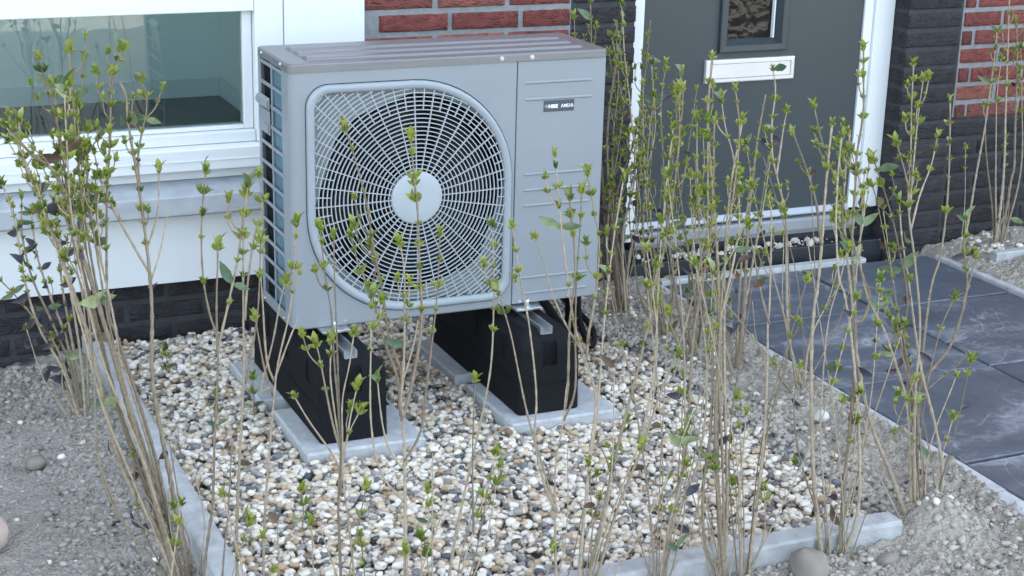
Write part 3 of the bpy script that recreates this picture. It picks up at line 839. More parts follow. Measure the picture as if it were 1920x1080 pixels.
# grille: concentric rings and spokes clipped to the frame opening
inner = [(x, z) for x, y, z in frm(.0215, 0)]
def inside(x, z):
    c = False; n = len(inner)
    for i in range(n):
        x1, z1 = inner[i]; x2, z2 = inner[(i + 1) % n]
        if (z1 > z) != (z2 > z) and x < (x2 - x1) * (z - z1) / (z2 - z1) + x1: c = not c
    return c
b = MB()
def dome(r): return -.010 + .006 * min(1, max(0, (r - .06) / .2)) ** 2
def bar(p, q, wdt, dep):
    p = Vector(p); q = Vector(q); d = (q - p).normalized(); s = d.cross(Vector((0, 1, 0))).normalized() * wdt / 2
    y = Vector((0, dep, 0))
    b.loft([[p - s, p + s, p + s + y, p - s + y], [q - s, q + s, q + s + y, q - s + y]])
NR = 28
for k in range(NR):
    r = .0715 + k * .0101; n = 128
    pts = [(FC[0] + r * math.cos(2 * math.pi * i / n), FC[1] + r * math.sin(2 * math.pi * i / n)) for i in range(n + 1)]
    ok = [inside(*p) for p in pts]
    for i in range(n):
        if ok[i] and ok[i + 1]: bar((pts[i][0], dome(r), pts[i][1]), (pts[i + 1][0], dome(r), pts[i + 1][1]), .0019, .005)
for k in range(64):
    t = 2 * math.pi * (k + .25) / 64; r = .060 if k % 2 == 0 else .2120
    last = None
    while r < .38:
        x, z = FC[0] + r * math.cos(t), FC[1] + r * math.sin(t)
        if not inside(x, z): break
        if last: bar(last, (x, dome(r) - .0008, z), .0018, .006)
        last = (x, dome(r) - .0008, z); r += .018
    if last:
        for s in range(18):
            x, z = FC[0] + (r - .018 + s * .001) * math.cos(t), FC[1] + (r - .018 + s * .001) * math.sin(t)
            if not inside(x, z): break
        if s > 1: bar(last, (x, dome(r) - .0008, z), .0018, .006)
b.build('fan_grille', M_wire, hp)
b = MB(); lp = []
for r, y in ((.0648, .002), (.0648, -.0095), (.0635, -.0120), (.060, -.0132), (.03, -.0138)):
    lp.append([(FC[0] + r * math.cos(2 * math.pi * i / 64), y, FC[1] + r * math.sin(2 * math.pi * i / 64)) for i in range(64)])
b.loft(lp, cap1=True, smooth=True); b.build('grille_hub_cap', M_hub, hp)
# shroud plate with the round mouth, duct, fan, coil behind
b = MB()
def circ(r, y, n=56):
    hole = frm(.0, 0); o = []
    for (hx, hy, hz) in hole:
        t = math.atan2(hz - FC[1], hx - FC[0]); o.append((FC[0] + r * math.cos(t), y, FC[1] + r * math.sin(t)))
    return o
b.loft([frm(-.006, .024), circ(.2460, .024)], smooth=False)
b.build('fan_shroud', M_shroud, hp)
b = MB(); b.loft([circ(.2458, .0242), circ(.2400, .030), circ(.2390, .11)], smooth=True); b.build('fan_duct', M_black, hp)  # duct coloured black, apart from the grey shroud, to darken the fan cavity
b = MB(); lp = []
fan = empty('fan', (FC[0], .072, FC[1]), hp)
hb = MB(); hb.cyl((0, -.022, 0), (0, 1, 0), .055, .05, 32, .058); hb.build('hub', M_fan, fan)
for k in range(3):
    b = MB(); t0 = R(120 * k + 15); lo = []
    for i in range(8):
        r = .05 + (.228 - .05) * i / 7; span = R(48 + 34 * i / 7); sw = R(18) * (i / 7) ** 1.5; row = []
        for j in range(9):
            u = j / 8 - .5; a = t0 + sw + span * u
            row.append((r * math.cos(a), .030 * u * 2 * (1 - .25 * i / 7), r * math.sin(a)))
        lo.append([Vector(p) for p in row] + [Vector(p) + Vector((0, .003, 0)) for p in reversed(row)])
    b.loft(lo, cap0=True, cap1=True, smooth=True); b.build('blade', M_fan, fan)
b = MB(); b.box(.03, .56, .175, .182, Z0 + .02, Z1 - .01); b.build('rear_coil', M_coil_shade, hp)
b = MB()
b.box(.566, .5675, .0125, .25, Z0 + .004, Z1 - .001); b.build('inner_partition', M_black, hp)
# left side: open lattice of bars in front of the finned coil
b = MB(); XS = (-.0005, .0045)
ys = (.0525, .0640, .1480, .1580, .2450, .2625)
b.box(XS[0], XS[1], .0525, .0640, Z0, Z1); b.box(XS[0] + .001, XS[1], .1500, .1570, Z0, Z1); b.box(XS[0], XS[1], .2470, .2630, Z0, Z1)
NB = 12; zb = [Z0 + .022 + (Z1 - .010 - Z0 - .022) * k / NB for k in range(NB + 1)]
for z in zb: b.box(XS[0] + .0004, XS[1] - .0006, .0635, .2475, z - .0045, z + .0045)
b.box(XS[0] + .0002, XS[1] - .0003, .0638, .2472, Z0, Z0 + .0195)
b.build('side_grille', M_unit, hp, bevel=.0012)
b = MB(); y = .0640
while y < .179:
    b.box(.0085, .0125, y, y + .0012, Z0 + .02, Z1 - .005); y += .0045
b.box(.0120, .0160, .0530, .1820, Z0 + .02, Z1 - .005)
b.build('coil_fins', M_coil, hp)
b = MB(); b.box(.0160, .0200, .1830, .2585, Z0 + .02, Z1 - .005)
y = .186
while y < .255:
    b.box(.0120, .0165, y, y + .0014, Z0 + .02, Z1 - .005); y += .0065
b.build('coil_fins', M_coil_shade, hp)  # rear column of fins coloured near black for the depth behind the lattice
# carrying handle on the lattice
b = MB(); zc = zb[10]
hx = [(-.010, zc + .014), (-.013, zc + .006), (-.010, zc - .002), (.003, zc - .012)]
b.loft([[(-.0015, yy, zc + .020), (-.010, yy, zc + .013), (-.012, yy, zc + .004), (-.009, yy, zc - .004), (-.003, yy, zc - .010), (-.0015, yy, zc - .012)] for yy in (.1605, .1645, .2480, .2530)], cap0=True, cap1=True)
b.box(-.0035, -.0007, .1600, .2540, zc - .0700, zc - .0125); b.box(-.0075, -.0036, .1650, .2000, zc - .066, zc - .045)
b.build('handle', M_unit, hp, bevel=.0015)
# remaining shell
b = MB(); b.box(UW - .0004, UW + .0002, .0205, UD, Z0, Z1); b.build('right_panel', M_unit, hp)
b = MB(); b.box(.0047, UW - .001, UD - .004, UD, Z0 + .002, Z1); b.build('rear_panel', M_unit, hp)
b = MB(); b.box(.006, UW - .002, .012, UD - .0045, Z0 + .001, Z0 + .012); b.build('base_pan', M_unit, hp)
b = MB()
b.loft([[(UW + .0005, .10, z), (UW + .040, .115, z), (UW + .050, .13, z), (UW + .050, .24, z), (UW + .0005, .25, z)] for z in (Z0 + .02, .535, .553)], cap0=True, cap1=True)
b.build('valve_cover', M_unit, hp, bevel=.003)
# lid
b = MB(); ov = .0035
def rr(ins, z, rc=.016, n=5):
    x0, x1, y0, y1 = -ov + ins, UW + ov - ins, -ov + ins, UD + ov - ins; P = []
    for cx, cy, a0 in ((x1 - rc, y0 + rc, -90), (x1 - rc, y1 - rc, 0), (x0 + rc, y1 - rc, 90), (x0 + rc, y0 + rc, 180)):
        for i in range(n):
            t = R(a0 + 90 * i / (n - 1)); P.append((cx + rc * math.cos(t), cy + rc * math.sin(t), z))
    return P
b.loft([rr(.004, Z1 + .0006), rr(0, Z1 + .0006), rr(0, Z1 + LH - .004), rr(.0012, Z1 + LH - .0012), rr(.004, Z1 + LH)], cap0=True, cap1=True)
lid = b.build('lid', M_lid, hp)
for y0, y1 in ((.030, .072), (.096, .138), (.162, .204)):
    e = MB(); z = Z1 + LH + .0001
    e.loft([[(.05 + i_, y0 + i_, z + h_), (UW - .05 - i_, y0 + i_, z + h_), (UW - .05 - i_, y1 - i_, z + h_), (.05 + i_, y1 - i_, z + h_)] for i_, h_ in ((0, 0), (.005, .005), (.008, .006))], cap0=True, cap1=True)
    e.build('raised_rib', M_lid, lid)
def screw(p, d, r=.0045):
    e = MB(); e.cyl(p, d, r * 1.3, .0012, 14); e.cyl(Vector(p) + Vector(d) * .0012, d, r, .0025, 14, r * .75); e.build('screw', M_zinc, hp)
for x in (.524, .603): screw((x, -ov - .0002, Z1 + .010), (0, -1, 0))
for y in (.055, .215): screw((-ov - .0002, y, Z1 + .012), (-1, 0, 0))
for x in (.13, .530, .590, .725): screw((x, .0, Z0 + .010), (0, -1, 0), .004)
for y in (.075, .24): screw((-.0006, y, Z0 + .010), (-1, 0, 0), .0035)
# mounting feet under the unit
for fx in (.098, .603):
    b = MB(); b.box(fx - .035, fx + .035, -.030, .045, Z0 - .0065, Z0 - .0005); b.build('mounting_foot', M_zinc, hp, bevel=.001)
    b = MB(); b.box(fx - .035, fx + .035, .21, .30, Z0 - .0065, Z0 - .0005); b.build('mounting_foot', M_zinc, hp, bevel=.001)
    b = MB(); b.cyl((fx, -.017, Z0 - .006), (0, 0, 1), .010, .003, 16); b.cyl((fx, -.017, Z0 - .003), (0, 0, 1), .0078, .007, 6, smooth=False); b.cyl((fx, -.017, Z0 + .004), (0, 0, 1), .0045, .016, 10); b.build('bolt', M_zinc, hp)

# ================================================================== SUPPORTS AND SLABS
def rubber_support(cx, label):
    root = empty('rubber_support', (cx, 0, 0)); tag(root, label, 'ground support', 'rubber supports under the unit')
    b = MB(); zb_, zt = .0300, .2360
    def lp(hw, y0, y1, z, rc):
        P = []
        for x, y, a0 in ((hw - rc, y0 + rc, -90), (hw - rc, y1 - rc, 0), (-hw + rc, y1 - rc, 90), (-hw + rc, y0 + rc, 180)):
            for i in range(4):
                t = R(a0 + 30 * i); P.append((x + rc * math.cos(t), y + rc * math.sin(t), z))
        return P
    b.loft([lp(.0835, -.165, .435, zb_, .014), lp(.0815, -.161, .431, .195, .014), lp(.0790, -.157, .427, .2050, .014), lp(.0520, -.120, .390, zt - .002, .010), lp(.0500, -.118, .388, zt, .010)], cap0=True, cap1=True)
    body = b.build('block', M_rubber, root)
    c = MB(); c.box(-.019, .019, -.30, -.148, .150, .30); c.box(-.017, .017, -.3, .5, zt - .012, .30)
    for y in (-.06, .11, .28):
        c.box(-.12, -.0765, y - .018, y + .018, .150, .30); c.box(.0765, .12, y - .018, y + .018, .150, .30)
    co = c.build('cutter', M_rubber)
    co.location = (cx, 0, 0)
    md = body.modifiers.new('notches', 'BOOLEAN'); md.object = co; md.operation = 'DIFFERENCE'; md.solver = 'EXACT'
    bpy.context.view_layer.update()
    me = bpy.data.meshes.new_from_object(body.evaluated_get(bpy.context.evaluated_depsgraph_get()))
    body.modifiers.clear(); body.data = me; bpy.data.objects.remove(co)
    bv = body.modifiers.new('bevel', 'BEVEL'); bv.width = .0025; bv.segments = 2; bv.limit_method = 'ANGLE'; bv.angle_limit = R(40)
    c = MB()
    c.box(-.0155, .0155, -.135, .40, zt - .0115, zt - .0095); c.box(-.0160, -.0140, -.1345, .3995, zt - .0093, zt + .008); c.box(.0140, .0160, -.1345, .3995, zt - .0093, zt + .008)
    c.build('steel_rail', M_zinc, root)
    c = MB(); c.box(-.0845, .0845, -.1662, .4362, .1080, .1100); c.build('parting_seam', M_rubber, root)
    c = MB(); c.box(-.026, .026, -.1490, -.1470, .1560, .1660); c.build('slot_lip', M_rubber, root)
    return root
rubber_support(.098, 'black rubber ground support under the left end of the unit, left of the gap')
rubber_support(.603, 'black rubber ground support under the right end of the unit, right of the gap')
SL_LAB = ['pale concrete slab under the front end of the left rubber support', 'pale concrete slab under the rear end of the left rubber support',
          'pale concrete slab under the front end of the right rubber support', 'pale concrete slab under the rear end of the right rubber support']
for (x0, x1, y0, y1), lab in zip(SLABS, SL_LAB):
    b = MB(); w2, d2 = (x1 - x0) / 2, (y1 - y0) / 2
    lo = []
    for z, i_ in ((-.045, 0), (-.005, 0), (0, .005)):
        lo.append([(-w2 + i_, -d2 + i_, z), (w2 - i_, -d2 + i_, z), (w2 - i_, d2 - i_, z), (-w2 + i_, d2 - i_, z)])
    b.loft(lo, cap0=True, cap1=True)
    o = b.build('paving_slab', M_slab); o.location = ((x0 + x1) / 2, (y0 + y1) / 2, .0290); o.rotation_euler = (0, 0, rnd.uniform(-.012, .012))
    tag(o, lab, 'paving slab', 'slabs under the rubber supports')

def pipe(pts, r, label):
    P = [Vector(p) for p in pts]; out = []
    Q = [P[0] * 2 - P[1]] + P + [P[-1] * 2 - P[-2]]
    for i in range(1, len(Q) - 2):
        a, b_, c, d = Q[i - 1:i + 3]
        for j in range(22):
            t = j / 22; t2 = t * t; t3 = t2 * t
            out.append(.5 * ((2 * b_) + (c - a) * t + (2 * a - 5 * b_ + 4 * c - d) * t2 + (3 * b_ - a - 3 * c + d) * t3))
    b = MB(); lo = []; L = len(out)
    for i, p in enumerate(out):
        d = (out[min(i + 1, L - 1)] - out[max(i - 1, 0)]).normalized(); a = d.cross(Vector((.3, .2, .9))).normalized(); c = a.cross(d); q = r * (1 if i % 2 else .86)
        lo.append([p + (a * math.cos(t) + c * math.sin(t)) * q for t in [2 * math.pi * k / 12 for k in range(12)]])
    b.loft(lo, cap0=True, cap1=True, smooth=True)
    tag(b.build('pipe', M_rubber), label, 'pipe', 'insulated pipes behind the unit')
pipe([(.832, .20, .30), (.835, .21, .17), (.86, .26, .06), (.90, .42, .045), (.93, .60, .06), (.94, .80, .09)], .014, 'black corrugated pipe running from the valve cover along the gravel to the wall')
pipe([(.832, .155, .30), (.838, .16, .15), (.90, .20, .045), (.97, .34, .045), (1.00, .58, .05), (1.0, .80, .08)], .010, 'thinner black corrugated pipe curving outside the thicker one')

# ================================================================== ROCKS
def rock(loc, s, mt, label, seed, rz=0):
    v, f_ = icos(3); q = Vector((seed * 3.1, 1, 2)); P = []
    for p in v:
        p = Vector(p); k = 1 + .30 * noise.noise(p * .9 + q) + .12 * noise.noise(p * 2.2 + q) + .07 * noise.noise(p * 5 + q)
        p = p * k; P.append((math.copysign(abs(p.x) ** .85, p.x) * s[0], math.copysign(abs(p.y) ** .85, p.y) * s[1], p.z * s[2]))
    b = MB(); b.add(P, [tuple(int(i) for i in t) for t in f_], smooth=True)
    o = b.build('rock', mt); o.location = loc; o.rotation_euler = (0, 0, rz)
    tag(o, label, 'rock', 'loose rocks on the soil')
rock((-.765, -.285, .0), (.055, .05, .045), M_rock_pink, 'rounded pinkish rock at the left edge of the grey soil', 1)
rock((.768, -1.07, .004), (.046, .040, .052), M_rock, 'rounded brown grey rock leaning on the front kerb', 2, .4)
rock((.95, -1.085, -.002), (.022, .018, .018), M_rock, 'small rough stone beside the right end of the front kerb', 3)
rock((1.235, -.42, .028), (.022, .019, .016), mat('pale_stone', (.5, .5, .49), .85, noise_amt=.15, nscale=20, bump=.4), 'small pale stone between the gravel and the path', 4, .8)
rock((-.60, .10, -.028), (.024, .020, .016), M_rock, 'small grey stone on the soil at the left plinth', 5)
rock((-.70, .42, -.024), (.030, .024, .022), M_rock, 'angular grey clod against the left plinth', 6, 1.1)

# every stem: base radius, height above which it is leafy, course from the ground up (metres)
SHRUBS = {
 'A': [
  (0.0072, 0.677, [(-0.424,-0.603,-0.035),(-0.466,-0.618,0.183),(-0.514,-0.637,0.39),(-0.552,-0.654,0.555),(-0.592,-0.673,0.73),(-0.618,-0.685,0.844),(-0.66,-0.69,0.89),(-0.697,-0.695,0.934)]),
  (0.0064, 0.667, [(-0.425,-0.601,-0.035),(-0.457,-0.602,0.089),(-0.511,-0.605,0.209),(-0.541,-0.608,0.33),(-0.563,-0.611,0.466),(-0.582,-0.614,0.556),(-0.613,-0.617,0.678),(-0.643,-0.62,0.797),(-0.669,-0.623,0.875),(-0.669,-0.624,0.935)]),
  (0.0061, 0.653, [(-0.397,-0.599,-0.035),(-0.428,-0.59,0.198),(-0.453,-0.579,0.398),(-0.448,-0.572,0.542),(-0.448,-0.566,0.637),(-0.456,-0.558,0.786),(-0.468,-0.552,0.904),(-0.47,-0.549,0.956),(-0.48,-0.547,0.98)]),
  (0.003, 0.816, [(-0.454,-0.56,0.755),(-0.453,-0.554,0.844),(-0.431,-0.547,0.934),(-0.436,-0.544,0.982)]),
  (0.0045, 0.676, [(-0.414,-0.6,-0.035),(-0.449,-0.6,0.202),(-0.482,-0.6,0.364),(-0.513,-0.6,0.499),(-0.529,-0.6,0.57),(-0.524,-0.6,0.753),(-0.512,-0.6,0.883),(-0.503,-0.6,0.991),(-0.485,-0.6,1.05)]),
  (0.003, 0.713, [(-0.448,-0.567,0.62),(-0.453,-0.566,0.633),(-0.493,-0.559,0.72),(-0.521,-0.554,0.79),(-0.532,-0.548,0.854)]),
  (0.002, 1.042, [(-0.448,-0.569,0.588),(-0.422,-0.561,0.658),(-0.404,-0.553,0.733)]),
  (0.0025, 0.8, [(-0.449,-0.565,0.661),(-0.423,-0.557,0.73),(-0.413,-0.548,0.81)]),
  (0.0048, 0.718, [(-0.417,-0.602,-0.035),(-0.483,-0.613,0.213),(-0.532,-0.624,0.402),(-0.561,-0.634,0.558),(-0.584,-0.643,0.686),(-0.602,-0.652,0.82),(-0.611,-0.659,0.919),(-0.622,-0.664,0.977),(-0.636,-0.669,1.055)]),
  (0.0044, 0.739, [(-0.416,-0.599,-0.035),(-0.469,-0.595,0.214),(-0.512,-0.59,0.408),(-0.541,-0.585,0.572),(-0.558,-0.582,0.708),(-0.566,-0.579,0.819),(-0.569,-0.575,0.928),(-0.572,-0.572,1.049)]),
  (0.004, 0.739, [(-0.419,-0.597,-0.035),(-0.487,-0.583,0.223),(-0.532,-0.569,0.404),(-0.561,-0.555,0.575),(-0.585,-0.543,0.72),(-0.594,-0.533,0.841),(-0.594,-0.525,0.929),(-0.596,-0.521,0.978)]),
  (0.0039, 0.718, [(-0.415,-0.604,-0.035),(-0.492,-0.633,0.279),(-0.55,-0.656,0.469),(-0.583,-0.677,0.636),(-0.602,-0.697,0.782),(-0.605,-0.711,0.882),(-0.608,-0.73,1.007)]),
  (0.004, 0.686, [(-0.409,-0.599,-0.035),(-0.458,-0.592,0.2),(-0.502,-0.585,0.394),(-0.527,-0.579,0.536),(-0.543,-0.573,0.693),(-0.55,-0.568,0.815),(-0.542,-0.564,0.901)]),
  (0.0038, 0.698, [(-0.425,-0.603,-0.035),(-0.504,-0.615,0.217),(-0.559,-0.627,0.385),(-0.591,-0.64,0.553),(-0.623,-0.651,0.693),(-0.654,-0.662,0.816),(-0.677,-0.669,0.897),(-0.7,-0.672,0.941)]),
  (0.0035, 0.655, [(-0.408,-0.598,-0.035),(-0.46,-0.584,0.243),(-0.505,-0.571,0.445),(-0.526,-0.561,0.594),(-0.547,-0.553,0.719),(-0.559,-0.544,0.841),(-0.558,-0.537,0.939)]),
  (0.003, 0.655, [(-0.414,-0.599,-0.035),(-0.473,-0.594,0.226),(-0.524,-0.589,0.442),(-0.554,-0.585,0.604),(-0.571,-0.581,0.729),(-0.575,-0.579,0.82),(-0.549,-0.577,0.858),(-0.528,-0.577,0.886)]),
  (0.003, 0.657, [(-0.437,-0.601,-0.035),(-0.527,-0.612,0.13),(-0.56,-0.621,0.229),(-0.57,-0.632,0.344),(-0.572,-0.643,0.457),(-0.582,-0.659,0.61),(-0.616,-0.67,0.707),(-0.646,-0.675,0.761)]),
  (0.0026, 1.04, [(-0.435,-0.601,-0.035),(-0.518,-0.613,0.116),(-0.557,-0.624,0.219),(-0.583,-0.638,0.333)]),
  (0.0025, 0.721, [(-0.455,-0.614,0.14),(-0.488,-0.614,0.282),(-0.513,-0.614,0.439),(-0.524,-0.614,0.547),(-0.541,-0.614,0.674),(-0.541,-0.614,0.775),(-0.524,-0.614,0.824)]),
 ],
 'B': [
  (0.0051, 0.284, [(-0.458,0.317,-0.035),(-0.493,0.313,0.105),(-0.543,0.307,0.224),(-0.568,0.301,0.337),(-0.583,0.293,0.499),(-0.607,0.288,0.599)]),
  (0.0051, 0.284, [(-0.455,0.34,-0.035),(-0.475,0.34,0.107),(-0.512,0.34,0.237),(-0.549,0.34,0.35),(-0.565,0.34,0.458),(-0.561,0.34,0.55)]),
  (0.0045, 0.173, [(-0.458,0.317,-0.035),(-0.502,0.31,0.163),(-0.56,0.305,0.267),(-0.605,0.302,0.334),(-0.628,0.3,0.363)]),
  (0.0052, 0.283, [(-0.446,0.354,-0.035),(-0.475,0.359,0.171),(-0.506,0.362,0.284),(-0.53,0.366,0.394),(-0.536,0.369,0.501)]),
  (0.0052, 0.282, [(-0.438,0.363,-0.035),(-0.46,0.371,0.165),(-0.473,0.379,0.303),(-0.475,0.385,0.424),(-0.481,0.39,0.518)]),
  (0.0045, 0.283, [(-0.449,0.302,-0.035),(-0.454,0.291,0.177),(-0.476,0.274,0.389),(-0.507,0.262,0.526),(-0.545,0.254,0.621)]),
  (0.0033, 0.09, [(-0.457,0.34,-0.035),(-0.488,0.34,0.109),(-0.497,0.34,0.18),(-0.468,0.34,0.232)]),
  (0.0033, 0.091, [(-0.467,0.34,-0.035),(-0.498,0.34,0.11),(-0.511,0.34,0.154)]),
  (0.0039, 0.282, [(-0.434,0.349,-0.035),(-0.431,0.353,0.167),(-0.431,0.355,0.278),(-0.443,0.357,0.402),(-0.425,0.359,0.494)]),
 ],
 'D': [
  (0.0036, 0.717, [(-0.495,-1.059,-0.015),(-0.472,-1.049,0.228),(-0.452,-1.04,0.346),(-0.442,-1.032,0.459),(-0.437,-1.029,0.5),(-0.426,-1.019,0.623),(-0.436,-1.015,0.677),(-0.444,-1.01,0.743),(-0.443,-1.003,0.829),(-0.433,-0.996,0.913)]),
  (0.0026, 0.714, [(-0.428,-1.02,0.611),(-0.425,-1.012,0.697),(-0.421,-1.006,0.755),(-0.419,-1.003,0.787)]),
  (0.0027, 0.678, [(-0.427,-1.02,0.616),(-0.402,-1.009,0.698),(-0.382,-1.0,0.768),(-0.368,-0.99,0.842),(-0.363,-0.986,0.868)]),
 ],
 'E': [
  (0.004, 0.711, [(-0.419,-1.058,-0.015),(-0.411,-1.049,0.218),(-0.403,-1.04,0.344),(-0.382,-1.024,0.552),(-0.378,-1.015,0.67),(-0.374,-1.005,0.802),(-0.364,-0.998,0.882)]),
  (0.0027, 0.746, [(-0.378,-1.016,0.66),(-0.372,-1.009,0.714),(-0.355,-0.998,0.798),(-0.339,-0.992,0.839),(-0.339,-0.985,0.898)]),
  (0.0023, 1.115, [(-0.452,-1.053,-0.015),(-0.439,-1.05,0.212),(-0.427,-1.047,0.33),(-0.419,-1.044,0.426),(-0.416,-1.043,0.455)]),
  (0.0022, 0.709, [(-0.382,-1.024,0.549),(-0.359,-1.014,0.657),(-0.35,-1.007,0.732),(-0.345,-1.001,0.792)]),
 ],
 'F': [
  (0.0036, 0.678, [(-0.377,-1.06,-0.015),(-0.367,-1.05,0.205),(-0.353,-1.037,0.371),(-0.337,-1.026,0.518),(-0.326,-1.021,0.583),(-0.3,-1.014,0.671),(-0.285,-1.006,0.77),(-0.279,-1.003,0.814)]),
  (0.0027, 0.704, [(-0.332,-1.024,0.546),(-0.344,-1.022,0.586),(-0.349,-1.016,0.685),(-0.352,-1.013,0.734)]),
  (0.0023, 0.662, [(-0.333,-1.024,0.548),(-0.307,-1.017,0.608),(-0.287,-1.012,0.65)]),
  (0.0023, 0.629, [(-0.336,-1.026,0.521),(-0.35,-1.024,0.574),(-0.364,-1.022,0.663)]),
  (0.0023, 0.668, [(-0.341,-1.025,0.539),(-0.356,-1.025,0.537),(-0.33,-1.015,0.616),(-0.314,-1.007,0.679),(-0.303,-1.003,0.714)]),
 ],
 'G': [
  (0.0037, 0.653, [(-0.227,-1.058,-0.015),(-0.225,-1.05,0.179),(-0.223,-1.04,0.314),(-0.216,-1.033,0.404),(-0.22,-1.027,0.489),(-0.225,-1.022,0.562),(-0.228,-1.015,0.653),(-0.236,-1.01,0.721),(-0.241,-1.004,0.802)]),
  (0.0023, 0.776, [(-0.219,-1.03,0.45),(-0.216,-1.011,0.604),(-0.216,-0.998,0.716),(-0.214,-0.989,0.782)]),
  (0.0028, 0.564, [(-0.19,-1.053,-0.015),(-0.204,-1.047,0.237),(-0.215,-1.042,0.351),(-0.215,-1.039,0.433),(-0.213,-1.036,0.503),(-0.199,-1.033,0.563),(-0.19,-1.031,0.617)]),
  (0.0028, 0.498, [(-0.217,-1.034,0.401),(-0.231,-1.032,0.453),(-0.244,-1.03,0.52),(-0.256,-1.028,0.587),(-0.261,-1.028,0.607)]),
  (0.0023, 0.458, [(-0.215,-1.041,0.393),(-0.202,-1.041,0.471),(-0.19,-1.041,0.522)]),
  (0.0023, 0.459, [(-0.219,-1.036,0.362),(-0.236,-1.038,0.405),(-0.275,-1.039,0.471),(-0.301,-1.041,0.522)]),
  (0.0023, 0.538, [(-0.219,-1.033,0.411),(-0.229,-1.026,0.49),(-0.233,-1.021,0.548),(-0.228,-1.016,0.604)]),
  (0.0023, 0.429, [(-0.222,-1.039,0.323),(-0.212,-1.042,0.424),(-0.189,-1.044,0.481)]),
 ],
 'H': [
  (0.0062, 1.101, [(-0.098,-1.054,-0.015),(-0.1,-1.05,0.155),(-0.104,-1.041,0.371),(-0.11,-1.036,0.483)]),
  (0.0037, 0.602, [(-0.108,-1.037,0.457),(-0.113,-1.031,0.527),(-0.139,-1.024,0.609),(-0.16,-1.017,0.692),(-0.177,-1.013,0.731),(-0.189,-1.008,0.785)]),
  (0.0036, 0.602, [(-0.11,-1.035,0.486),(-0.106,-1.031,0.535),(-0.13,-1.026,0.608),(-0.142,-1.02,0.692),(-0.154,-1.014,0.769),(-0.161,-1.009,0.836),(-0.175,-1.003,0.908),(-0.192,-0.998,0.971)]),
  (0.0032, 0.621, [(-0.109,-1.036,0.477),(-0.104,-1.033,0.55),(-0.103,-1.029,0.643),(-0.102,-1.025,0.722),(-0.108,-1.023,0.768)]),
  (0.0042, 0.602, [(-0.108,-1.038,0.447),(-0.089,-1.031,0.5),(-0.068,-1.017,0.612),(-0.065,-1.004,0.725),(-0.062,-0.993,0.815),(-0.064,-0.984,0.882),(-0.066,-0.977,0.938)]),
  (0.0028, 0.582, [(-0.104,-1.041,0.371),(-0.072,-1.038,0.421),(-0.058,-1.032,0.52),(-0.045,-1.026,0.612),(-0.036,-1.022,0.681),(-0.03,-1.017,0.777)]),
  (0.0023, 0.552, [(-0.102,-1.044,0.291),(-0.148,-1.047,0.358),(-0.169,-1.053,0.461),(-0.171,-1.062,0.616),(-0.17,-1.066,0.695)]),
  (0.0023, 0.512, [(-0.104,-1.041,0.356),(-0.127,-1.042,0.39),(-0.142,-1.044,0.442),(-0.152,-1.046,0.534)]),
  (0.0023, 0.641, [(-0.106,-1.035,0.516),(-0.082,-1.027,0.58),(-0.071,-1.021,0.626)]),
 ],
 'I': [
  (0.0038, 0.531, [(-0.031,-1.056,-0.015),(-0.015,-1.05,0.136),(0.014,-1.039,0.281),(0.043,-1.031,0.402),(0.067,-1.022,0.518),(0.074,-1.014,0.636),(0.075,-1.007,0.723),(0.073,-1.003,0.779)]),
  (0.002, 0.214, [(-0.013,-1.05,-0.015),(0.009,-1.05,0.134),(0.031,-1.05,0.215),(0.06,-1.05,0.31),(0.071,-1.05,0.363)]),
  (0.0019, 1.099, [(-0.05,-1.05,-0.015),(-0.05,-1.05,0.142),(-0.05,-1.05,0.267),(-0.049,-1.05,0.382)]),
  (0.0019, 0.464, [(0.029,-1.05,0.207),(0.027,-1.046,0.358),(0.029,-1.043,0.466),(0.03,-1.042,0.506)]),
 ],
 'J': [
  (0.004, 1.089, [(0.205,-1.053,-0.015),(0.204,-1.049,0.098),(0.201,-1.036,0.301),(0.215,-1.03,0.384),(0.223,-1.024,0.467)]),
  (0.0034, 0.645, [(0.218,-1.028,0.417),(0.224,-1.024,0.467),(0.229,-1.014,0.582),(0.239,-1.008,0.653),(0.239,-1.001,0.727),(0.23,-0.994,0.815)]),
  (0.0029, 0.645, [(0.216,-1.029,0.397),(0.24,-1.023,0.454),(0.243,-1.012,0.567),(0.246,-1.003,0.659),(0.252,-0.994,0.746),(0.255,-0.986,0.824)]),
  (0.0029, 0.586, [(0.202,-1.04,0.241),(0.192,-1.04,0.25),(0.168,-1.04,0.329),(0.137,-1.04,0.429),(0.102,-1.04,0.572),(0.085,-1.04,0.625),(0.069,-1.04,0.667)]),
  (0.0029, 0.647, [(0.202,-1.041,0.22),(0.174,-1.041,0.29),(0.157,-1.041,0.375),(0.156,-1.041,0.461),(0.135,-1.041,0.593),(0.114,-1.041,0.685),(0.104,-1.041,0.739),(0.095,-1.041,0.787)]),
 ],
 'K': [
  (0.0045, 0.729, [(0.252,-1.043,-0.015),(0.256,-1.04,0.079),(0.262,-1.035,0.154),(0.279,-1.023,0.327),(0.288,-1.016,0.429),(0.263,-1.011,0.512),(0.243,-1.006,0.578),(0.223,-0.998,0.698),(0.208,-0.99,0.807),(0.199,-0.984,0.894)]),
  (0.0024, 0.728, [(0.262,-1.01,0.517),(0.223,-1.007,0.581),(0.193,-1.003,0.648),(0.174,-1.0,0.711),(0.159,-0.998,0.747)]),
  (0.0034, 0.596, [(0.267,-1.011,0.501),(0.273,-1.005,0.56),(0.284,-0.998,0.617),(0.293,-0.986,0.718),(0.286,-0.98,0.771),(0.273,-0.971,0.85)]),
  (0.004, 0.556, [(0.252,-1.045,-0.015),(0.259,-1.037,0.096),(0.282,-1.012,0.278),(0.304,-0.995,0.401),(0.326,-0.967,0.594),(0.344,-0.95,0.713),(0.355,-0.942,0.769),(0.367,-0.934,0.825)]),
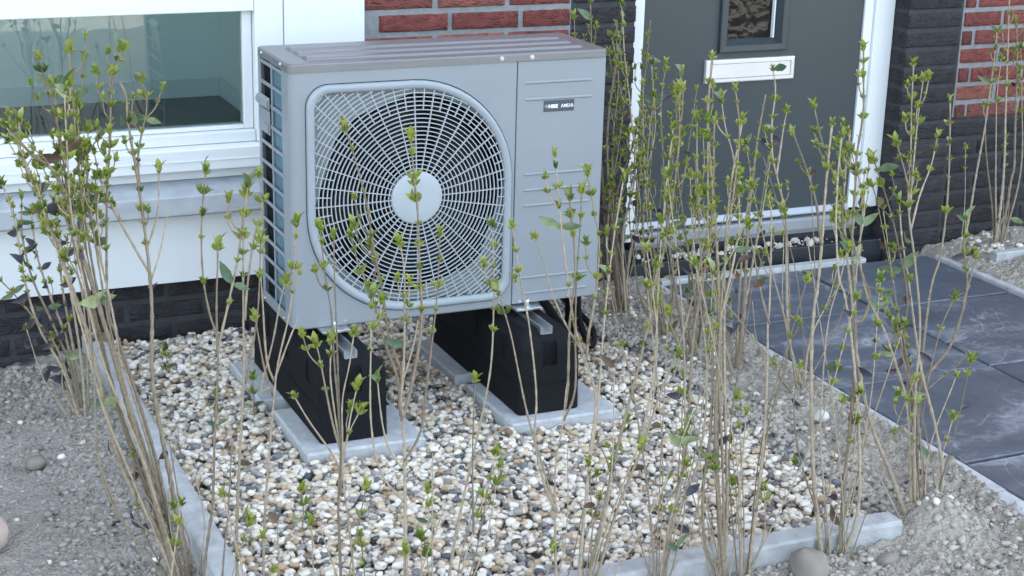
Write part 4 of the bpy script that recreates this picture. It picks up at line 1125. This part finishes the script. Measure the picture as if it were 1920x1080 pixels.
  (0.0031, 0.621, [(0.424,-1.043,-0.015),(0.422,-1.039,0.047),(0.41,-1.018,0.213),(0.392,-1.0,0.346),(0.373,-0.986,0.452),(0.354,-0.977,0.522),(0.335,-0.965,0.611),(0.327,-0.959,0.655)]),
 ],
 'L': [
  (0.0046, 0.486, [(0.271,-1.036,-0.015),(0.282,-1.03,0.067),(0.314,-1.014,0.181),(0.355,-0.993,0.326),(0.4,-0.973,0.469),(0.422,-0.962,0.543),(0.439,-0.951,0.623),(0.46,-0.943,0.675),(0.484,-0.927,0.791),(0.496,-0.914,0.884),(0.497,-0.904,0.949),(0.501,-0.896,1.008)]),
  (0.0041, 0.568, [(0.288,-1.036,-0.015),(0.302,-1.029,0.065),(0.344,-1.009,0.183),(0.401,-0.99,0.294),(0.448,-0.972,0.395),(0.5,-0.955,0.495),(0.537,-0.937,0.599),(0.56,-0.923,0.679),(0.584,-0.912,0.745)]),
  (0.0026, 0.631, [(0.278,-1.032,-0.015),(0.3,-1.028,0.095),(0.367,-1.016,0.27),(0.407,-1.009,0.372),(0.42,-0.999,0.509),(0.413,-0.993,0.604),(0.399,-0.986,0.698)]),
  (0.0031, 0.683, [(0.403,-0.989,0.299),(0.435,-0.969,0.442),(0.446,-0.949,0.587),(0.457,-0.933,0.698),(0.471,-0.916,0.819),(0.486,-0.903,0.908)]),
 ],
 'M': [
  (0.0052, 0.658, [(0.439,-1.032,-0.015),(0.445,-1.029,0.038),(0.458,-1.022,0.09),(0.494,-1.002,0.24),(0.505,-0.988,0.347),(0.518,-0.967,0.497),(0.544,-0.95,0.62),(0.567,-0.933,0.741),(0.575,-0.908,0.916)]),
  (0.0036, 0.615, [(0.442,-1.032,-0.015),(0.45,-1.028,0.055),(0.489,-1.009,0.225),(0.495,-0.989,0.419),(0.487,-0.971,0.589),(0.468,-0.955,0.735),(0.455,-0.944,0.827)]),
  (0.0031, 0.613, [(0.469,-1.019,0.141),(0.532,-0.998,0.26),(0.554,-0.971,0.427),(0.542,-0.947,0.575),(0.531,-0.924,0.71),(0.53,-0.907,0.812)]),
 ],
 'N': [
  (0.0067, 0.686, [(0.59,-1.03,-0.015),(0.589,-1.03,0.011),(0.58,-1.025,0.092),(0.561,-1.013,0.28),(0.556,-0.999,0.503),(0.548,-0.987,0.673),(0.535,-0.976,0.828),(0.525,-0.969,0.939),(0.53,-0.961,1.048)]),
  (0.0047, 0.687, [(0.578,-1.03,-0.015),(0.573,-1.029,0.018),(0.548,-1.024,0.074),(0.543,-1.012,0.189),(0.555,-0.998,0.321),(0.553,-0.98,0.497),(0.535,-0.968,0.604),(0.526,-0.953,0.746),(0.523,-0.941,0.852),(0.523,-0.932,0.926)]),
  (0.0051, 0.686, [(0.59,-1.03,-0.015),(0.59,-1.03,0.011),(0.586,-1.015,0.212),(0.576,-0.997,0.434),(0.572,-0.985,0.584),(0.573,-0.976,0.699),(0.584,-0.967,0.812),(0.598,-0.961,0.882),(0.605,-0.957,0.924)]),
  (0.0041, 0.686, [(0.592,-1.03,-0.015),(0.591,-1.03,0.011),(0.571,-1.017,0.273),(0.559,-1.006,0.483),(0.565,-0.995,0.684),(0.575,-0.988,0.807),(0.581,-0.983,0.908),(0.57,-0.978,0.991)]),
  (0.0031, 0.729, [(0.56,-1.005,0.505),(0.555,-0.992,0.62),(0.586,-0.985,0.679),(0.61,-0.98,0.729)]),
  (0.0036, 0.644, [(0.58,-1.03,-0.015),(0.579,-1.029,0.02),(0.566,-1.014,0.261),(0.565,-0.999,0.491),(0.533,-0.987,0.674),(0.523,-0.979,0.799),(0.519,-0.969,0.932)]),
  (0.003, 0.687, [(0.558,-1.0,0.547),(0.585,-0.986,0.647),(0.601,-0.972,0.748),(0.591,-0.957,0.851),(0.573,-0.949,0.912),(0.564,-0.942,0.962)]),
 ],
 'O': [
  (0.0032, 0.353, [(0.629,-1.03,-0.015),(0.627,-1.03,0.03),(0.612,-1.03,0.174),(0.613,-1.03,0.282),(0.613,-1.03,0.357)]),
  (0.0047, 0.723, [(0.651,-1.029,-0.015),(0.652,-1.028,0.019),(0.677,-1.005,0.243),(0.687,-0.987,0.414),(0.688,-0.976,0.515),(0.691,-0.972,0.555),(0.69,-0.954,0.722),(0.684,-0.95,0.761)]),
  (0.0031, 0.708, [(0.688,-0.976,0.515),(0.67,-0.972,0.569),(0.649,-0.965,0.657),(0.636,-0.96,0.716)]),
  (0.0032, 0.69, [(0.664,-1.016,0.13),(0.694,-0.989,0.301),(0.734,-0.97,0.415),(0.749,-0.951,0.531),(0.746,-0.927,0.681),(0.739,-0.919,0.728)]),
 ],
 'P': [
  (0.0064, 0.727, [(0.829,-1.018,-0.015),(0.825,-1.017,0.039),(0.799,-1.008,0.195),(0.782,-0.993,0.434),(0.782,-0.986,0.548),(0.787,-0.984,0.57),(0.793,-0.978,0.67),(0.798,-0.97,0.788),(0.806,-0.962,0.905)]),
  (0.0041, 0.727, [(0.793,-0.978,0.668),(0.774,-0.973,0.753),(0.743,-0.969,0.825),(0.711,-0.966,0.895)]),
  (0.0032, 0.571, [(0.852,-1.018,-0.015),(0.85,-1.017,0.027),(0.818,-1.001,0.251),(0.817,-0.99,0.398),(0.826,-0.981,0.512),(0.848,-0.975,0.584),(0.864,-0.97,0.648)]),
  (0.0027, 0.416, [(0.814,-1.013,0.102),(0.761,-1.013,0.23),(0.735,-1.013,0.35),(0.742,-1.013,0.429)]),
 ],
 'Q': [
  (0.0058, 0.636, [(0.877,-1.02,-0.015),(0.883,-1.005,0.18),(0.893,-0.99,0.358),(0.888,-0.974,0.532),(0.876,-0.963,0.658),(0.881,-0.952,0.777),(0.882,-0.946,0.834),(0.893,-0.938,0.918),(0.89,-0.932,0.987),(0.888,-0.926,1.044)]),
  (0.0048, 0.658, [(0.884,-1.022,-0.015),(0.914,-1.016,0.086),(0.906,-1.007,0.24),(0.876,-0.994,0.451),(0.849,-0.987,0.57),(0.837,-0.985,0.595),(0.824,-0.978,0.709),(0.823,-0.971,0.815),(0.828,-0.965,0.904)]),
  (0.0037, 0.655, [(0.888,-0.977,0.501),(0.911,-0.977,0.498),(0.928,-0.971,0.545),(0.91,-0.965,0.59),(0.88,-0.954,0.68),(0.861,-0.946,0.739),(0.832,-0.936,0.811),(0.807,-0.928,0.873),(0.79,-0.92,0.934)]),
  (0.0032, 0.699, [(0.886,-0.973,0.546),(0.897,-0.96,0.642),(0.911,-0.947,0.737),(0.882,-0.936,0.825),(0.869,-0.929,0.878)]),
 ],
 'R': [
  (0.0061, 0.622, [(1.103,-0.957,-0.005),(1.051,-0.944,0.112),(0.994,-0.93,0.235),(0.958,-0.913,0.379),(0.944,-0.899,0.493),(0.928,-0.884,0.606),(0.916,-0.871,0.707),(0.919,-0.859,0.804),(0.927,-0.851,0.858)]),
  (0.0045, 0.656, [(1.113,-0.954,-0.005),(1.105,-0.932,0.143),(1.095,-0.915,0.262),(1.08,-0.907,0.32),(1.033,-0.89,0.437),(0.992,-0.881,0.506),(0.971,-0.867,0.597),(0.982,-0.85,0.707),(0.998,-0.836,0.794)]),
  (0.0051, 0.631, [(1.13,-0.954,-0.005),(1.118,-0.938,0.148),(1.101,-0.923,0.276),(1.076,-0.907,0.409),(1.083,-0.895,0.505),(1.049,-0.878,0.644),(1.017,-0.867,0.731),(0.987,-0.859,0.797)]),
  (0.0045, 0.666, [(1.119,-0.958,-0.005),(1.106,-0.945,0.148),(1.101,-0.931,0.293),(1.105,-0.917,0.437),(1.086,-0.904,0.573),(1.065,-0.891,0.698),(1.068,-0.881,0.796),(1.066,-0.869,0.908),(1.065,-0.861,0.993)]),
  (0.0033, 0.668, [(1.067,-0.892,0.687),(1.072,-0.879,0.82),(1.078,-0.871,0.893),(1.087,-0.864,0.962)]),
  (0.0028, 0.746, [(1.073,-0.896,0.654),(1.093,-0.887,0.72),(1.123,-0.879,0.782),(1.139,-0.871,0.839)]),
  (0.0028, 0.747, [(1.066,-0.888,0.732),(1.051,-0.882,0.778),(1.029,-0.875,0.834)]),
 ],
 'T': [
  (0.0051, 0.501, [(1.215,-0.912,0.005),(1.22,-0.906,0.088),(1.19,-0.9,0.195),(1.145,-0.893,0.318),(1.116,-0.887,0.426),(1.091,-0.881,0.53),(1.067,-0.875,0.625),(1.055,-0.87,0.706)]),
  (0.0047, 0.646, [(1.198,-0.899,0.005),(1.181,-0.882,0.111),(1.167,-0.862,0.258),(1.193,-0.83,0.472),(1.223,-0.817,0.558),(1.239,-0.802,0.66),(1.243,-0.787,0.762),(1.242,-0.767,0.89)]),
  (0.0047, 0.507, [(1.167,-0.862,0.259),(1.173,-0.862,0.291),(1.234,-0.862,0.356),(1.258,-0.862,0.431),(1.264,-0.862,0.506),(1.245,-0.862,0.581),(1.24,-0.862,0.649)]),
  (0.0029, 0.494, [(1.26,-0.862,0.458),(1.274,-0.862,0.517),(1.277,-0.862,0.565)]),
  (0.0024, 0.361, [(1.167,-0.863,0.25),(1.215,-0.865,0.288),(1.262,-0.867,0.318),(1.284,-0.869,0.345)]),
  (0.0023, 0.385, [(1.174,-0.872,0.184),(1.185,-0.872,0.309),(1.204,-0.872,0.418),(1.228,-0.872,0.477)]),
  (0.0023, 0.261, [(1.169,-0.865,0.234),(1.113,-0.867,0.292),(1.073,-0.871,0.373)]),
 ],
 'U': [
  (0.007, 0.285, [(1.216,-0.05,0.005),(1.224,-0.05,0.165),(1.223,-0.05,0.281),(1.217,-0.05,0.451),(1.224,-0.05,0.648),(1.239,-0.05,0.77)]),
  (0.0049, 0.344, [(1.231,-0.023,0.005),(1.23,-0.014,0.18),(1.236,-0.004,0.385),(1.25,0.003,0.528),(1.232,0.008,0.628)]),
  (0.0043, 0.358, [(1.237,-0.023,0.005),(1.253,-0.013,0.207),(1.285,-0.003,0.41),(1.303,0.004,0.538),(1.313,0.009,0.651)]),
  (0.0035, 0.135, [(1.192,-0.077,0.005),(1.152,-0.081,0.121),(1.116,-0.087,0.245),(1.078,-0.094,0.381)]),
 ],
 'V': [
  (0.0054, 0.427, [(1.324,-0.196,0.005),(1.28,-0.189,0.142),(1.262,-0.18,0.316),(1.244,-0.171,0.486),(1.205,-0.164,0.626),(1.197,-0.16,0.717),(1.203,-0.155,0.797),(1.193,-0.152,0.853)]),
  (0.004, 0.614, [(1.216,-0.166,0.586),(1.223,-0.164,0.639),(1.232,-0.16,0.706),(1.239,-0.158,0.746)]),
  (0.004, 0.327, [(1.298,-0.22,0.005),(1.237,-0.22,0.216),(1.173,-0.22,0.393),(1.133,-0.22,0.508),(1.111,-0.22,0.578)]),
  (0.0035, 0.209, [(1.315,-0.22,0.005),(1.325,-0.22,0.147),(1.371,-0.22,0.258),(1.393,-0.22,0.372)]),
  (0.0034, 0.061, [(1.288,-0.244,0.005),(1.235,-0.246,0.049),(1.205,-0.248,0.098)]),
 ],
 'W': [
  (0.0056, 0.244, [(1.168,0.1,0.005),(1.158,0.1,0.164),(1.118,0.1,0.368),(1.085,0.1,0.561),(1.068,0.1,0.719),(1.054,0.1,0.79)]),
  (0.0048, 0.307, [(1.141,0.083,0.005),(1.092,0.078,0.197),(1.043,0.072,0.412),(1.017,0.066,0.602),(1.003,0.062,0.73),(1.008,0.059,0.843)]),
  (0.0043, 0.306, [(1.17,0.117,0.005),(1.152,0.122,0.176),(1.16,0.127,0.356),(1.184,0.132,0.517),(1.175,0.136,0.634)]),
  (0.0044, 0.243, [(1.191,0.123,0.005),(1.207,0.13,0.168),(1.223,0.137,0.363),(1.207,0.143,0.527)]),
  (0.0035, 0.185, [(1.138,0.083,0.005),(1.072,0.079,0.138),(1.012,0.075,0.296),(0.98,0.071,0.446),(0.963,0.067,0.592),(0.947,0.061,0.789)]),
 ],
 'X': [
  (0.0044, 0.189, [(1.184,0.28,0.005),(1.148,0.28,0.16),(1.11,0.28,0.381),(1.093,0.28,0.534),(1.099,0.28,0.711)]),
  (0.0044, 0.19, [(1.182,0.293,0.005),(1.122,0.295,0.158),(1.097,0.299,0.331),(1.102,0.301,0.483),(1.126,0.304,0.616),(1.104,0.307,0.794)]),
  (0.0037, 0.19, [(1.166,0.28,0.005),(1.09,0.28,0.134),(1.057,0.28,0.278),(1.041,0.28,0.418),(1.059,0.28,0.536)]),
  (0.0045, 0.219, [(1.193,0.28,0.005),(1.189,0.28,0.187),(1.161,0.28,0.377),(1.171,0.28,0.528),(1.154,0.28,0.649)]),
 ],
 'Y': [
  (0.006, 0.354, [(1.152,0.5,-0.005),(1.113,0.5,0.244),(1.084,0.5,0.485),(1.082,0.5,0.64),(1.109,0.5,0.851),(1.105,0.5,0.924)]),
  (0.0054, 0.354, [(1.172,0.521,-0.005),(1.125,0.529,0.316),(1.116,0.536,0.553),(1.128,0.54,0.707),(1.107,0.543,0.829)]),
  (0.0053, 0.353, [(1.162,0.486,-0.005),(1.13,0.482,0.247),(1.162,0.479,0.437),(1.132,0.475,0.642),(1.105,0.472,0.795),(1.091,0.47,0.915)]),
  (0.0054, 0.32, [(1.179,0.5,-0.005),(1.133,0.5,0.193),(1.116,0.5,0.372),(1.167,0.5,0.542),(1.191,0.5,0.741),(1.202,0.5,0.879)]),
  (0.0053, 0.792, [(1.14,0.528,-0.005),(1.092,0.542,0.395),(1.053,0.553,0.708),(1.039,0.561,0.926)]),
  (0.0046, 0.355, [(1.154,0.521,-0.005),(1.117,0.528,0.284),(1.121,0.532,0.427),(1.122,0.538,0.63),(1.095,0.542,0.784)]),
  (0.0047, 0.289, [(1.172,0.514,-0.005),(1.178,0.517,0.184),(1.208,0.519,0.311),(1.183,0.522,0.473),(1.204,0.525,0.597)]),
  (0.0046, 0.291, [(1.143,0.5,-0.005),(1.1,0.5,0.164),(1.094,0.5,0.358),(1.117,0.5,0.514),(1.134,0.5,0.683)]),
  (0.0038, 0.64, [(1.129,0.542,-0.005),(1.078,0.558,0.312),(1.021,0.579,0.69),(1.005,0.59,0.882)]),
  (0.0047, 0.289, [(1.157,0.5,-0.005),(1.154,0.5,0.125),(1.111,0.5,0.292),(1.14,0.5,0.402),(1.141,0.5,0.559)]),
 ],
 'Z': [
  (0.0109, 0.698, [(2.672,0.66,0.015),(2.677,0.66,0.091),(2.693,0.66,0.136)]),
  (0.0063, 0.463, [(2.692,0.66,0.015),(2.705,0.66,0.257),(2.711,0.66,0.327),(2.673,0.66,0.651),(2.646,0.66,0.799)]),
  (0.0062, 0.464, [(2.671,0.66,0.015),(2.668,0.66,0.278),(2.646,0.66,0.516),(2.624,0.66,0.73),(2.607,0.66,0.87)]),
  (0.0044, 0.428, [(2.692,0.678,0.015),(2.623,0.681,0.277),(2.596,0.684,0.45),(2.598,0.687,0.639),(2.602,0.689,0.762)]),
  (0.0053, 0.473, [(2.531,0.66,0.015),(2.546,0.66,0.158),(2.555,0.66,0.287),(2.573,0.66,0.456),(2.575,0.66,0.61),(2.57,0.66,0.768)]),
  (0.0045, 0.462, [(2.702,0.66,0.015),(2.742,0.66,0.272),(2.719,0.66,0.512),(2.682,0.66,0.71)]),
  (0.0044, 0.463, [(2.682,0.66,0.015),(2.636,0.66,0.281),(2.606,0.66,0.519),(2.609,0.66,0.678)]),
 ],
}

# ================================================================== SHRUBS
LABELS = {
 'A': 'dense leafy privet shrub before the window, thick stems leaning left over the kerb',
 'B': 'privet shrub with purple black leaves before the black plinth at left',
 'D': 'slim privet shrub with bent main stem, next to the dense shrub at the window',
 'E': 'slim upright privet shrub in front of the left side lattice of the unit',
 'F': 'privet shrub forking low like a trident in front of the left rubber support',
 'G': 'privet shrub with a fan of many short shoots in front of the left slab',
 'H': 'privet shrub with one thick stem, its shoots reaching over the fan grille',
 'I': 'single-stemmed privet shrub reaching the lower right corner of the fan grille',
 'J': 'privet shrub with curved outward shoots in front of the right rubber support',
 'K': 'privet shrub whose shoots cover the right end of the service panel',
 'L': 'privet shrub with two long stems slanting right, near the right corner of the unit',
 'M': 'privet shrub with slender stems in front of the left half of the door threshold',
 'N': 'privet shrub with a tight bundle of thick stems, left of the letter box',
 'O': 'open privet shrub just right of the tight stem bundle, left of the brown grey rock',
 'P': 'privet shrub with a thick pruned stem rising behind the brown grey rock',
 'Q': 'tall privet shrub whose top stands before the right door frame post',
 'R': 'tall privet shrub at the right end of the front kerb, before the black brick pier',
 'T': 'privet shrub furthest right in the front row, a branch arching over the path',
 'U': 'privet shrub midway along the left path edging, behind the tight stem bundle',
 'V': 'privet shrub beside the left path edging, before the right half of the letter box',
 'W': 'leafy privet shrub beside the gravel, in front of the left part of the door',
 'X': 'thin privet shrub before the white left door frame',
 'Y': 'dense privet shrub close behind the right rear corner of the unit',
 'Z': 'privet shrub with a stout forked base against the wall beyond the path',
}
OLD = {'A': .05, 'B': .55, 'Q': .10, 'R': .10, 'T': .08, 'V': .12, 'U': .12, 'Y': .14, 'W': .10, 'X': .1, 'K': .04, 'O': .08}
lr = random.Random(77)

def leaflet(b, base, d, side, ln, wd, mi=0, curl=.25, fold=.35):
    """a pointed leaf of real outline: folded along the midrib and curved"""
    d = Vector(d).normalized(); side = (Vector(side) - d * Vector(side).dot(d)).normalized(); nrm = d.cross(side)
    base = Vector(base); vs = []; prof = ((0, .0), (.22, .72), (.5, 1), (.78, .62), (1, 0))
    for t, wf in prof:
        c = base + d * ln * t + nrm * (curl * ln * t * t)
        hw = wd / 2 * wf
        if wf == 0: vs.append(c)
        else: vs += [c - side * hw + nrm * fold * hw, c, c + side * hw + nrm * fold * hw]
    fs = [(0, 2, 1), (0, 3, 2), (1, 2, 5, 4), (2, 3, 6, 5), (4, 5, 8, 7), (5, 6, 9, 8), (7, 8, 10), (8, 9, 10)]
    b.add(vs, fs, mi, smooth=True)

def cluster_mesh(k, terminal):
    q = random.Random(500 + k); b = MB()
    def bud(base, axis, n, L):
        axis = Vector(axis).normalized(); a = axis.orthogonal().normalized(); c = axis.cross(a); ph = q.uniform(0, 6.28)
        for i in range(n):
            t = ph + math.pi * i + (math.pi / 2) * (i // 2) + q.uniform(-.3, .3); op = q.uniform(.08, .28) + .14 * (i // 2 == 0)
            rad = a * math.cos(t) + c * math.sin(t)
            d = axis * math.cos(op) + rad * math.sin(op)
            l = L * q.uniform(.7, 1.1) * (1 if i < 4 else .7)
            leaflet(b, Vector(base), d, d.cross(rad), l, l * q.uniform(.40, .50), 1 if q.random() < .3 else 0, curl=-q.uniform(.05, .35), fold=q.uniform(.3, .6))
    if terminal:
        bud((0, 0, -.002), (q.uniform(-.1, .1), q.uniform(-.1, .1), 1), 6, .026)
        for s in (-1, 1): bud((.0015 * s, 0, -.006), (s * .55, q.uniform(-.3, .3), 1), 4, .017)
    else:
        for s in (-1, 1):
            if q.random() < .12: continue
            ang = R(q.uniform(16, 38)); L = q.uniform(.015, .024)
            bud((.0015 * s, 0, 0), (s * math.sin(ang), q.uniform(-.15, .15), math.cos(ang)), q.choice((4, 4, 5, 6)), L)
    return b.mesh('leaf_cluster', [M_leaf, M_leaf_tip])
CL = [cluster_mesh(k, False) for k in range(9)]
TM = [cluster_mesh(k + 40, True) for k in range(5)]
def big_leaf(k, mt):
    q = random.Random(900 + k); b = MB()
    L = q.uniform(.030, .044)
    leaflet(b, (0, 0, 0), (0, .25, 1), (1, 0, 0), L, L * q.uniform(.38, .52), 0, curl=q.uniform(-.75, -.2), fold=q.uniform(.3, .75))
    b.cyl((0, 0, 0), (0, -.3, -1), .0007, .006, 5)
    return b.mesh('leaf', mt)
BIG = {n: [big_leaf(k + i * 10, mt) for k in range(4)] for i, (n, mt) in enumerate((('old', M_leaf_old), ('dark', M_leaf_dark), ('brown', M_leaf_brown)))}

def catmull(P, step=.012):
    P = [Vector(p) for p in P]; out = []
    Q = [P[0] * 2 - P[1]] + P + [P[-1] * 2 - P[-2]]
    for i in range(1, len(Q) - 2):
        a, b_, c, d = Q[i - 1:i + 3]; n = max(2, int((c - b_).length / step))
        for j in range(n):
            t = j / n; t2 = t * t; t3 = t2 * t
            out.append(.5 * ((2 * b_) + (c - a) * t + (2 * a - 5 * b_ + 4 * c - d) * t2 + (3 * b_ - a - 3 * c + d) * t3))
    out.append(P[-1]); return out

def stem_mesh(pts, r0, r1, nodes_at, shoots=()):
    b = MB(); n = 6
    for sh in shoots: stem_tube(b, sh, .0015, .0011, set())
    stem_tube(b, pts, r0, r1, nodes_at)
    return b.mesh('stem', M_stem)

def stem_tube(b, pts, r0, r1, nodes_at):
    n = 6; loops = []; ref = Vector((0, 1, 0)); L = len(pts)
    for i, p in enumerate(pts):
        d = (pts[min(i + 1, L - 1)] - pts[max(i - 1, 0)]).normalized()
        a = d.cross(ref).normalized(); c = a.cross(d)
        r = r0 + (r1 - r0) * (i / (L - 1)) ** .8
        if i in nodes_at: r *= 1.32
        r *= lr.uniform(.93, 1.07)
        loops.append([p + (a * math.cos(2 * math.pi * k / n) + c * math.sin(2 * math.pi * k / n)) * r for k in range(n)])
    b.loft(loops, cap0=True, cap1=True, smooth=True)

SHOOT = {'A': .62, 'N': .32, 'L': .32, 'W': .32, 'M': .32, 'Q': .36, 'R': .32, 'Y': .38, 'X': .32, 'V': .26, 'U': .26}
EXTRA = {'A': 12, 'B': 5, 'G': 6, 'H': 4, 'L': 6, 'M': 7, 'N': 7, 'O': 6, 'Q': 5, 'R': 5, 'U': 5, 'V': 6, 'W': 7, 'X': 6, 'Y': 7, 'Z': 3}
GROUP = 'privet hedge shrubs around the gravel bed'
for key, stems in SHRUBS.items():
    bx, by, bz = stems[0][2][0]
    root = empty('privet_shrub', (bx, by, bz)); tag(root, LABELS[key], 'shrub', GROUP)
    base = Vector((bx, by, bz)); pold = OLD.get(key, .014)
    extra = []
    grounded = [P for r_, l_, P in stems if P[0][2] < .02]
    for k in range(EXTRA.get(key, 3)):
        P = lr.choice(grounded); p0 = Vector(P[0]); top = Vector(P[min(len(P) - 1, 3)])
        hh = lr.uniform(.12, .40) if key not in 'LMNOQRUVWXY' else lr.uniform(.2, .75)
        dr = (top - p0).normalized(); dr.x += lr.uniform(-.28, .28); dr.y += lr.uniform(-.12, .10)
        a_ = p0 + Vector((lr.uniform(-.02, .02), lr.uniform(-.015, .01), 0))
        e = a_ + dr * hh; mid = (a_ + e) / 2 + Vector((lr.uniform(-.03, .03), lr.uniform(-.015, .015), 0))
        extra.append((.0016, hh * lr.uniform(.55, 1.0) if lr.random() < .8 else 9, [a_, mid, e]))
    for (r0, lz, P) in stems + extra:
        pts = catmull([Vector(p) - base for p in P])
        # natural wobble
        sd = lr.uniform(0, 100)
        ln = len(pts)
        for i in range(1, ln):
            k = min(1, i / 12)
            pts[i] += Vector((noise.noise((i * .035, sd, 0)), noise.noise((i * .035, sd, 9)), 0)) * .006 * k
        step = lr.uniform(.027, .036) * (.82 if key == 'A' else 1); nd = []; acc = 0
        for i in range(1, ln):
            acc += (pts[i] - pts[i - 1]).length
            if acc > step: nd.append(i); acc = 0
        r0 = max(r0 * .86, .0015); tip = max(.0011, r0 * .36)
        shoots = []
        for i in nd:
            z = pts[i].z + bz
            if lz < z and i < ln - 4 and lr.random() < SHOOT.get(key, .16):
                d = (pts[i + 1] - pts[i - 1]).normalized(); t = lr.uniform(0, 6.28)
                o_ = Vector((math.cos(t), math.sin(t) * .7, 0)); L_ = lr.uniform(.025, .085)
                e1 = pts[i] + (d * .75 + o_ * .65).normalized() * L_ * .45
                e2 = e1 + (d + o_ * .15).normalized() * L_ * .55
                shoots.append(catmull([pts[i], e1, e2], .009))
        so_ = link_mesh('stem', stem_mesh(pts, r0, tip, set(nd), shoots), root)
        for sh in shoots:
            d = (sh[-1] - sh[-2]).normalized().to_track_quat('Z', 'Y').to_matrix().to_4x4()
            link_mesh('leaf_cluster', lr.choice(TM), so_, Matrix.Translation(sh[-1]) @ d @ Matrix.Rotation(lr.uniform(0, 3), 4, 'Z') @ Matrix.Scale(lr.uniform(.55, .95), 4))
            if len(sh) > 5: link_mesh('leaf_cluster', lr.choice(CL), so_, Matrix.Translation(sh[len(sh) // 2]) @ d @ Matrix.Rotation(lr.uniform(0, 3), 4, 'Z') @ Matrix.Scale(lr.uniform(.45, .8), 4))
        az = lr.uniform(0, 3.14)
        pruned = r0 > .0045 and lr.random() < .45
        def place(name, me, i, sc, spin, tilt=0):
            d = (pts[min(i + 1, ln - 1)] - pts[max(i - 1, 0)]).normalized()
            q = d.to_track_quat('Z', 'Y').to_matrix().to_4x4()
            mt = Matrix.Translation(pts[i]) @ q @ Matrix.Rotation(spin, 4, 'Z') @ Matrix.Rotation(tilt, 4, 'Y') @ Matrix.Scale(sc, 4)
            return link_mesh(name, me, so_, mt)
        for i in nd:
            az += math.pi / 2 + lr.uniform(-.25, .25)
            z = pts[i].z + bz
            if z > lz and i < ln - 2:
                up_ = min(1, (z - lz) / .12)
                if lr.random() < .45 + .5 * up_: place('leaf_cluster', lr.choice(CL), i, lr.choice((lr.uniform(.5, .85), lr.uniform(.75, 1.15))), az)
            elif z < lz and z > .05 and lr.random() < .015: place('leaf_cluster', lr.choice(CL), i, lr.uniform(.5, .8), az)
            if (z > lz - .12 and lr.random() < pold) or (.05 < z < lz and lr.random() < pold * .12 + .006):
                kind = lr.choice(('dark', 'dark', 'dark', 'old')) if key == 'B' else lr.choice(('old', 'old', 'old', 'old', 'dark', 'dark', 'dark', 'brown'))
                for s in ((1, -1) if lr.random() < .3 else (1,)):
                    place('leaf', lr.choice(BIG[kind]), i, lr.uniform(.8, 1.25), az + (math.pi if s < 0 else 0), R(lr.uniform(35, 95)))
        top = pts[-1].z + bz
        if top > lz and not pruned:
            place('leaf_cluster', lr.choice(TM), ln - 1, lr.uniform(.7, 1.15), az)
            if lr.random() < .22:
                for s in (0, math.pi): place('leaf', lr.choice(BIG['old']), ln - 1, lr.uniform(.65, .95), az + s, R(lr.uniform(30, 65)))
        elif lz > 1.2:
            if lr.random() < .35: place('leaf', lr.choice(BIG['brown']), ln - 1, .8, az, R(50))

# low seedlings between the pebbles
SEED = [(-.18, .05, 'green sprout in the gravel nearest the left kerb'), (-.07, .13, 'green sprout in the gravel before the rear left slab'), (-.205, .50, 'green sprout in the gravel close to the black plinth'),
        (.105, -.62, 'leafy sprout with dark leaves in the open gravel before the right support'), (-.14, -.52, 'single green sprout in the gravel before the left support')]
for x, y, lab in SEED:
    root = empty('privet_sprout', (x, y, .012)); tag(root, lab, 'sprout', 'sprouts in the gravel')
    h = lr.uniform(.05, .10)
    pts = catmull([(0, 0, -.02), (.004, 0, h * .4), (.002, .004, h)], .01)
    st = link_mesh('stem', stem_mesh(pts, .0018, .0012, set()), root)
    for i, me, s in ((len(pts) - 1, TM[1], 1.1), (len(pts) // 2 + 1, CL[2], 1.1)):
        o = link_mesh('leaf_cluster', me, st, Matrix.Translation(pts[i]) @ Matrix.Rotation(lr.uniform(0, 3), 4, 'Z') @ Matrix.Scale(s, 4))
    for a in (0.3, 2.9):
        o = link_mesh('leaf', BIG['old'][1], st, Matrix.Translation(pts[len(pts) // 3]) @ Matrix.Rotation(a, 4, 'Z') @ Matrix.Rotation(R(70), 4, 'Y') @ Matrix.Scale(.8, 4))

# withered leaves lying on the pebbles and the soil
for x, y, where in ((-.02, -.70, 'on the gravel in front of the left rubber support'), (.22, -.80, 'on the gravel close to the front kerb, left of its joint'), (.33, -.60, 'in the middle of the open gravel'),
                    (.62, -.55, 'on the gravel in front of the right slab'), (.80, -.33, 'on the gravel to the right of the right slab'), (-.20, -.20, 'on the gravel near the left kerb'),
                    (1.18, -.62, 'on the soil strip near the front corner of the bed'), (1.22, -.35, 'on the soil strip beside the pale stone'), (-.50, -.30, 'on the grey soil left of the kerb'), (.97, .22, 'on the gravel behind the right support')):
    kd = lr.choice(('brown', 'dark', 'dark'))
    o = link_mesh('fallen_leaf', lr.choice(BIG[kd]))
    o.matrix_world = Matrix.Translation((x, y, .030 if -.3 < x < 1.05 else gz(x, y) + .008)) @ Matrix.Rotation(lr.uniform(0, 6.28), 4, 'Z') @ Matrix.Rotation(R(lr.uniform(70, 85)), 4, 'Y') @ Matrix.Scale(lr.uniform(.8, 1.1), 4)
    tag(o, ('withered brown leaf ' if kd == 'brown' else 'dark withered leaf ') + where, 'leaf', 'fallen leaves on the ground')
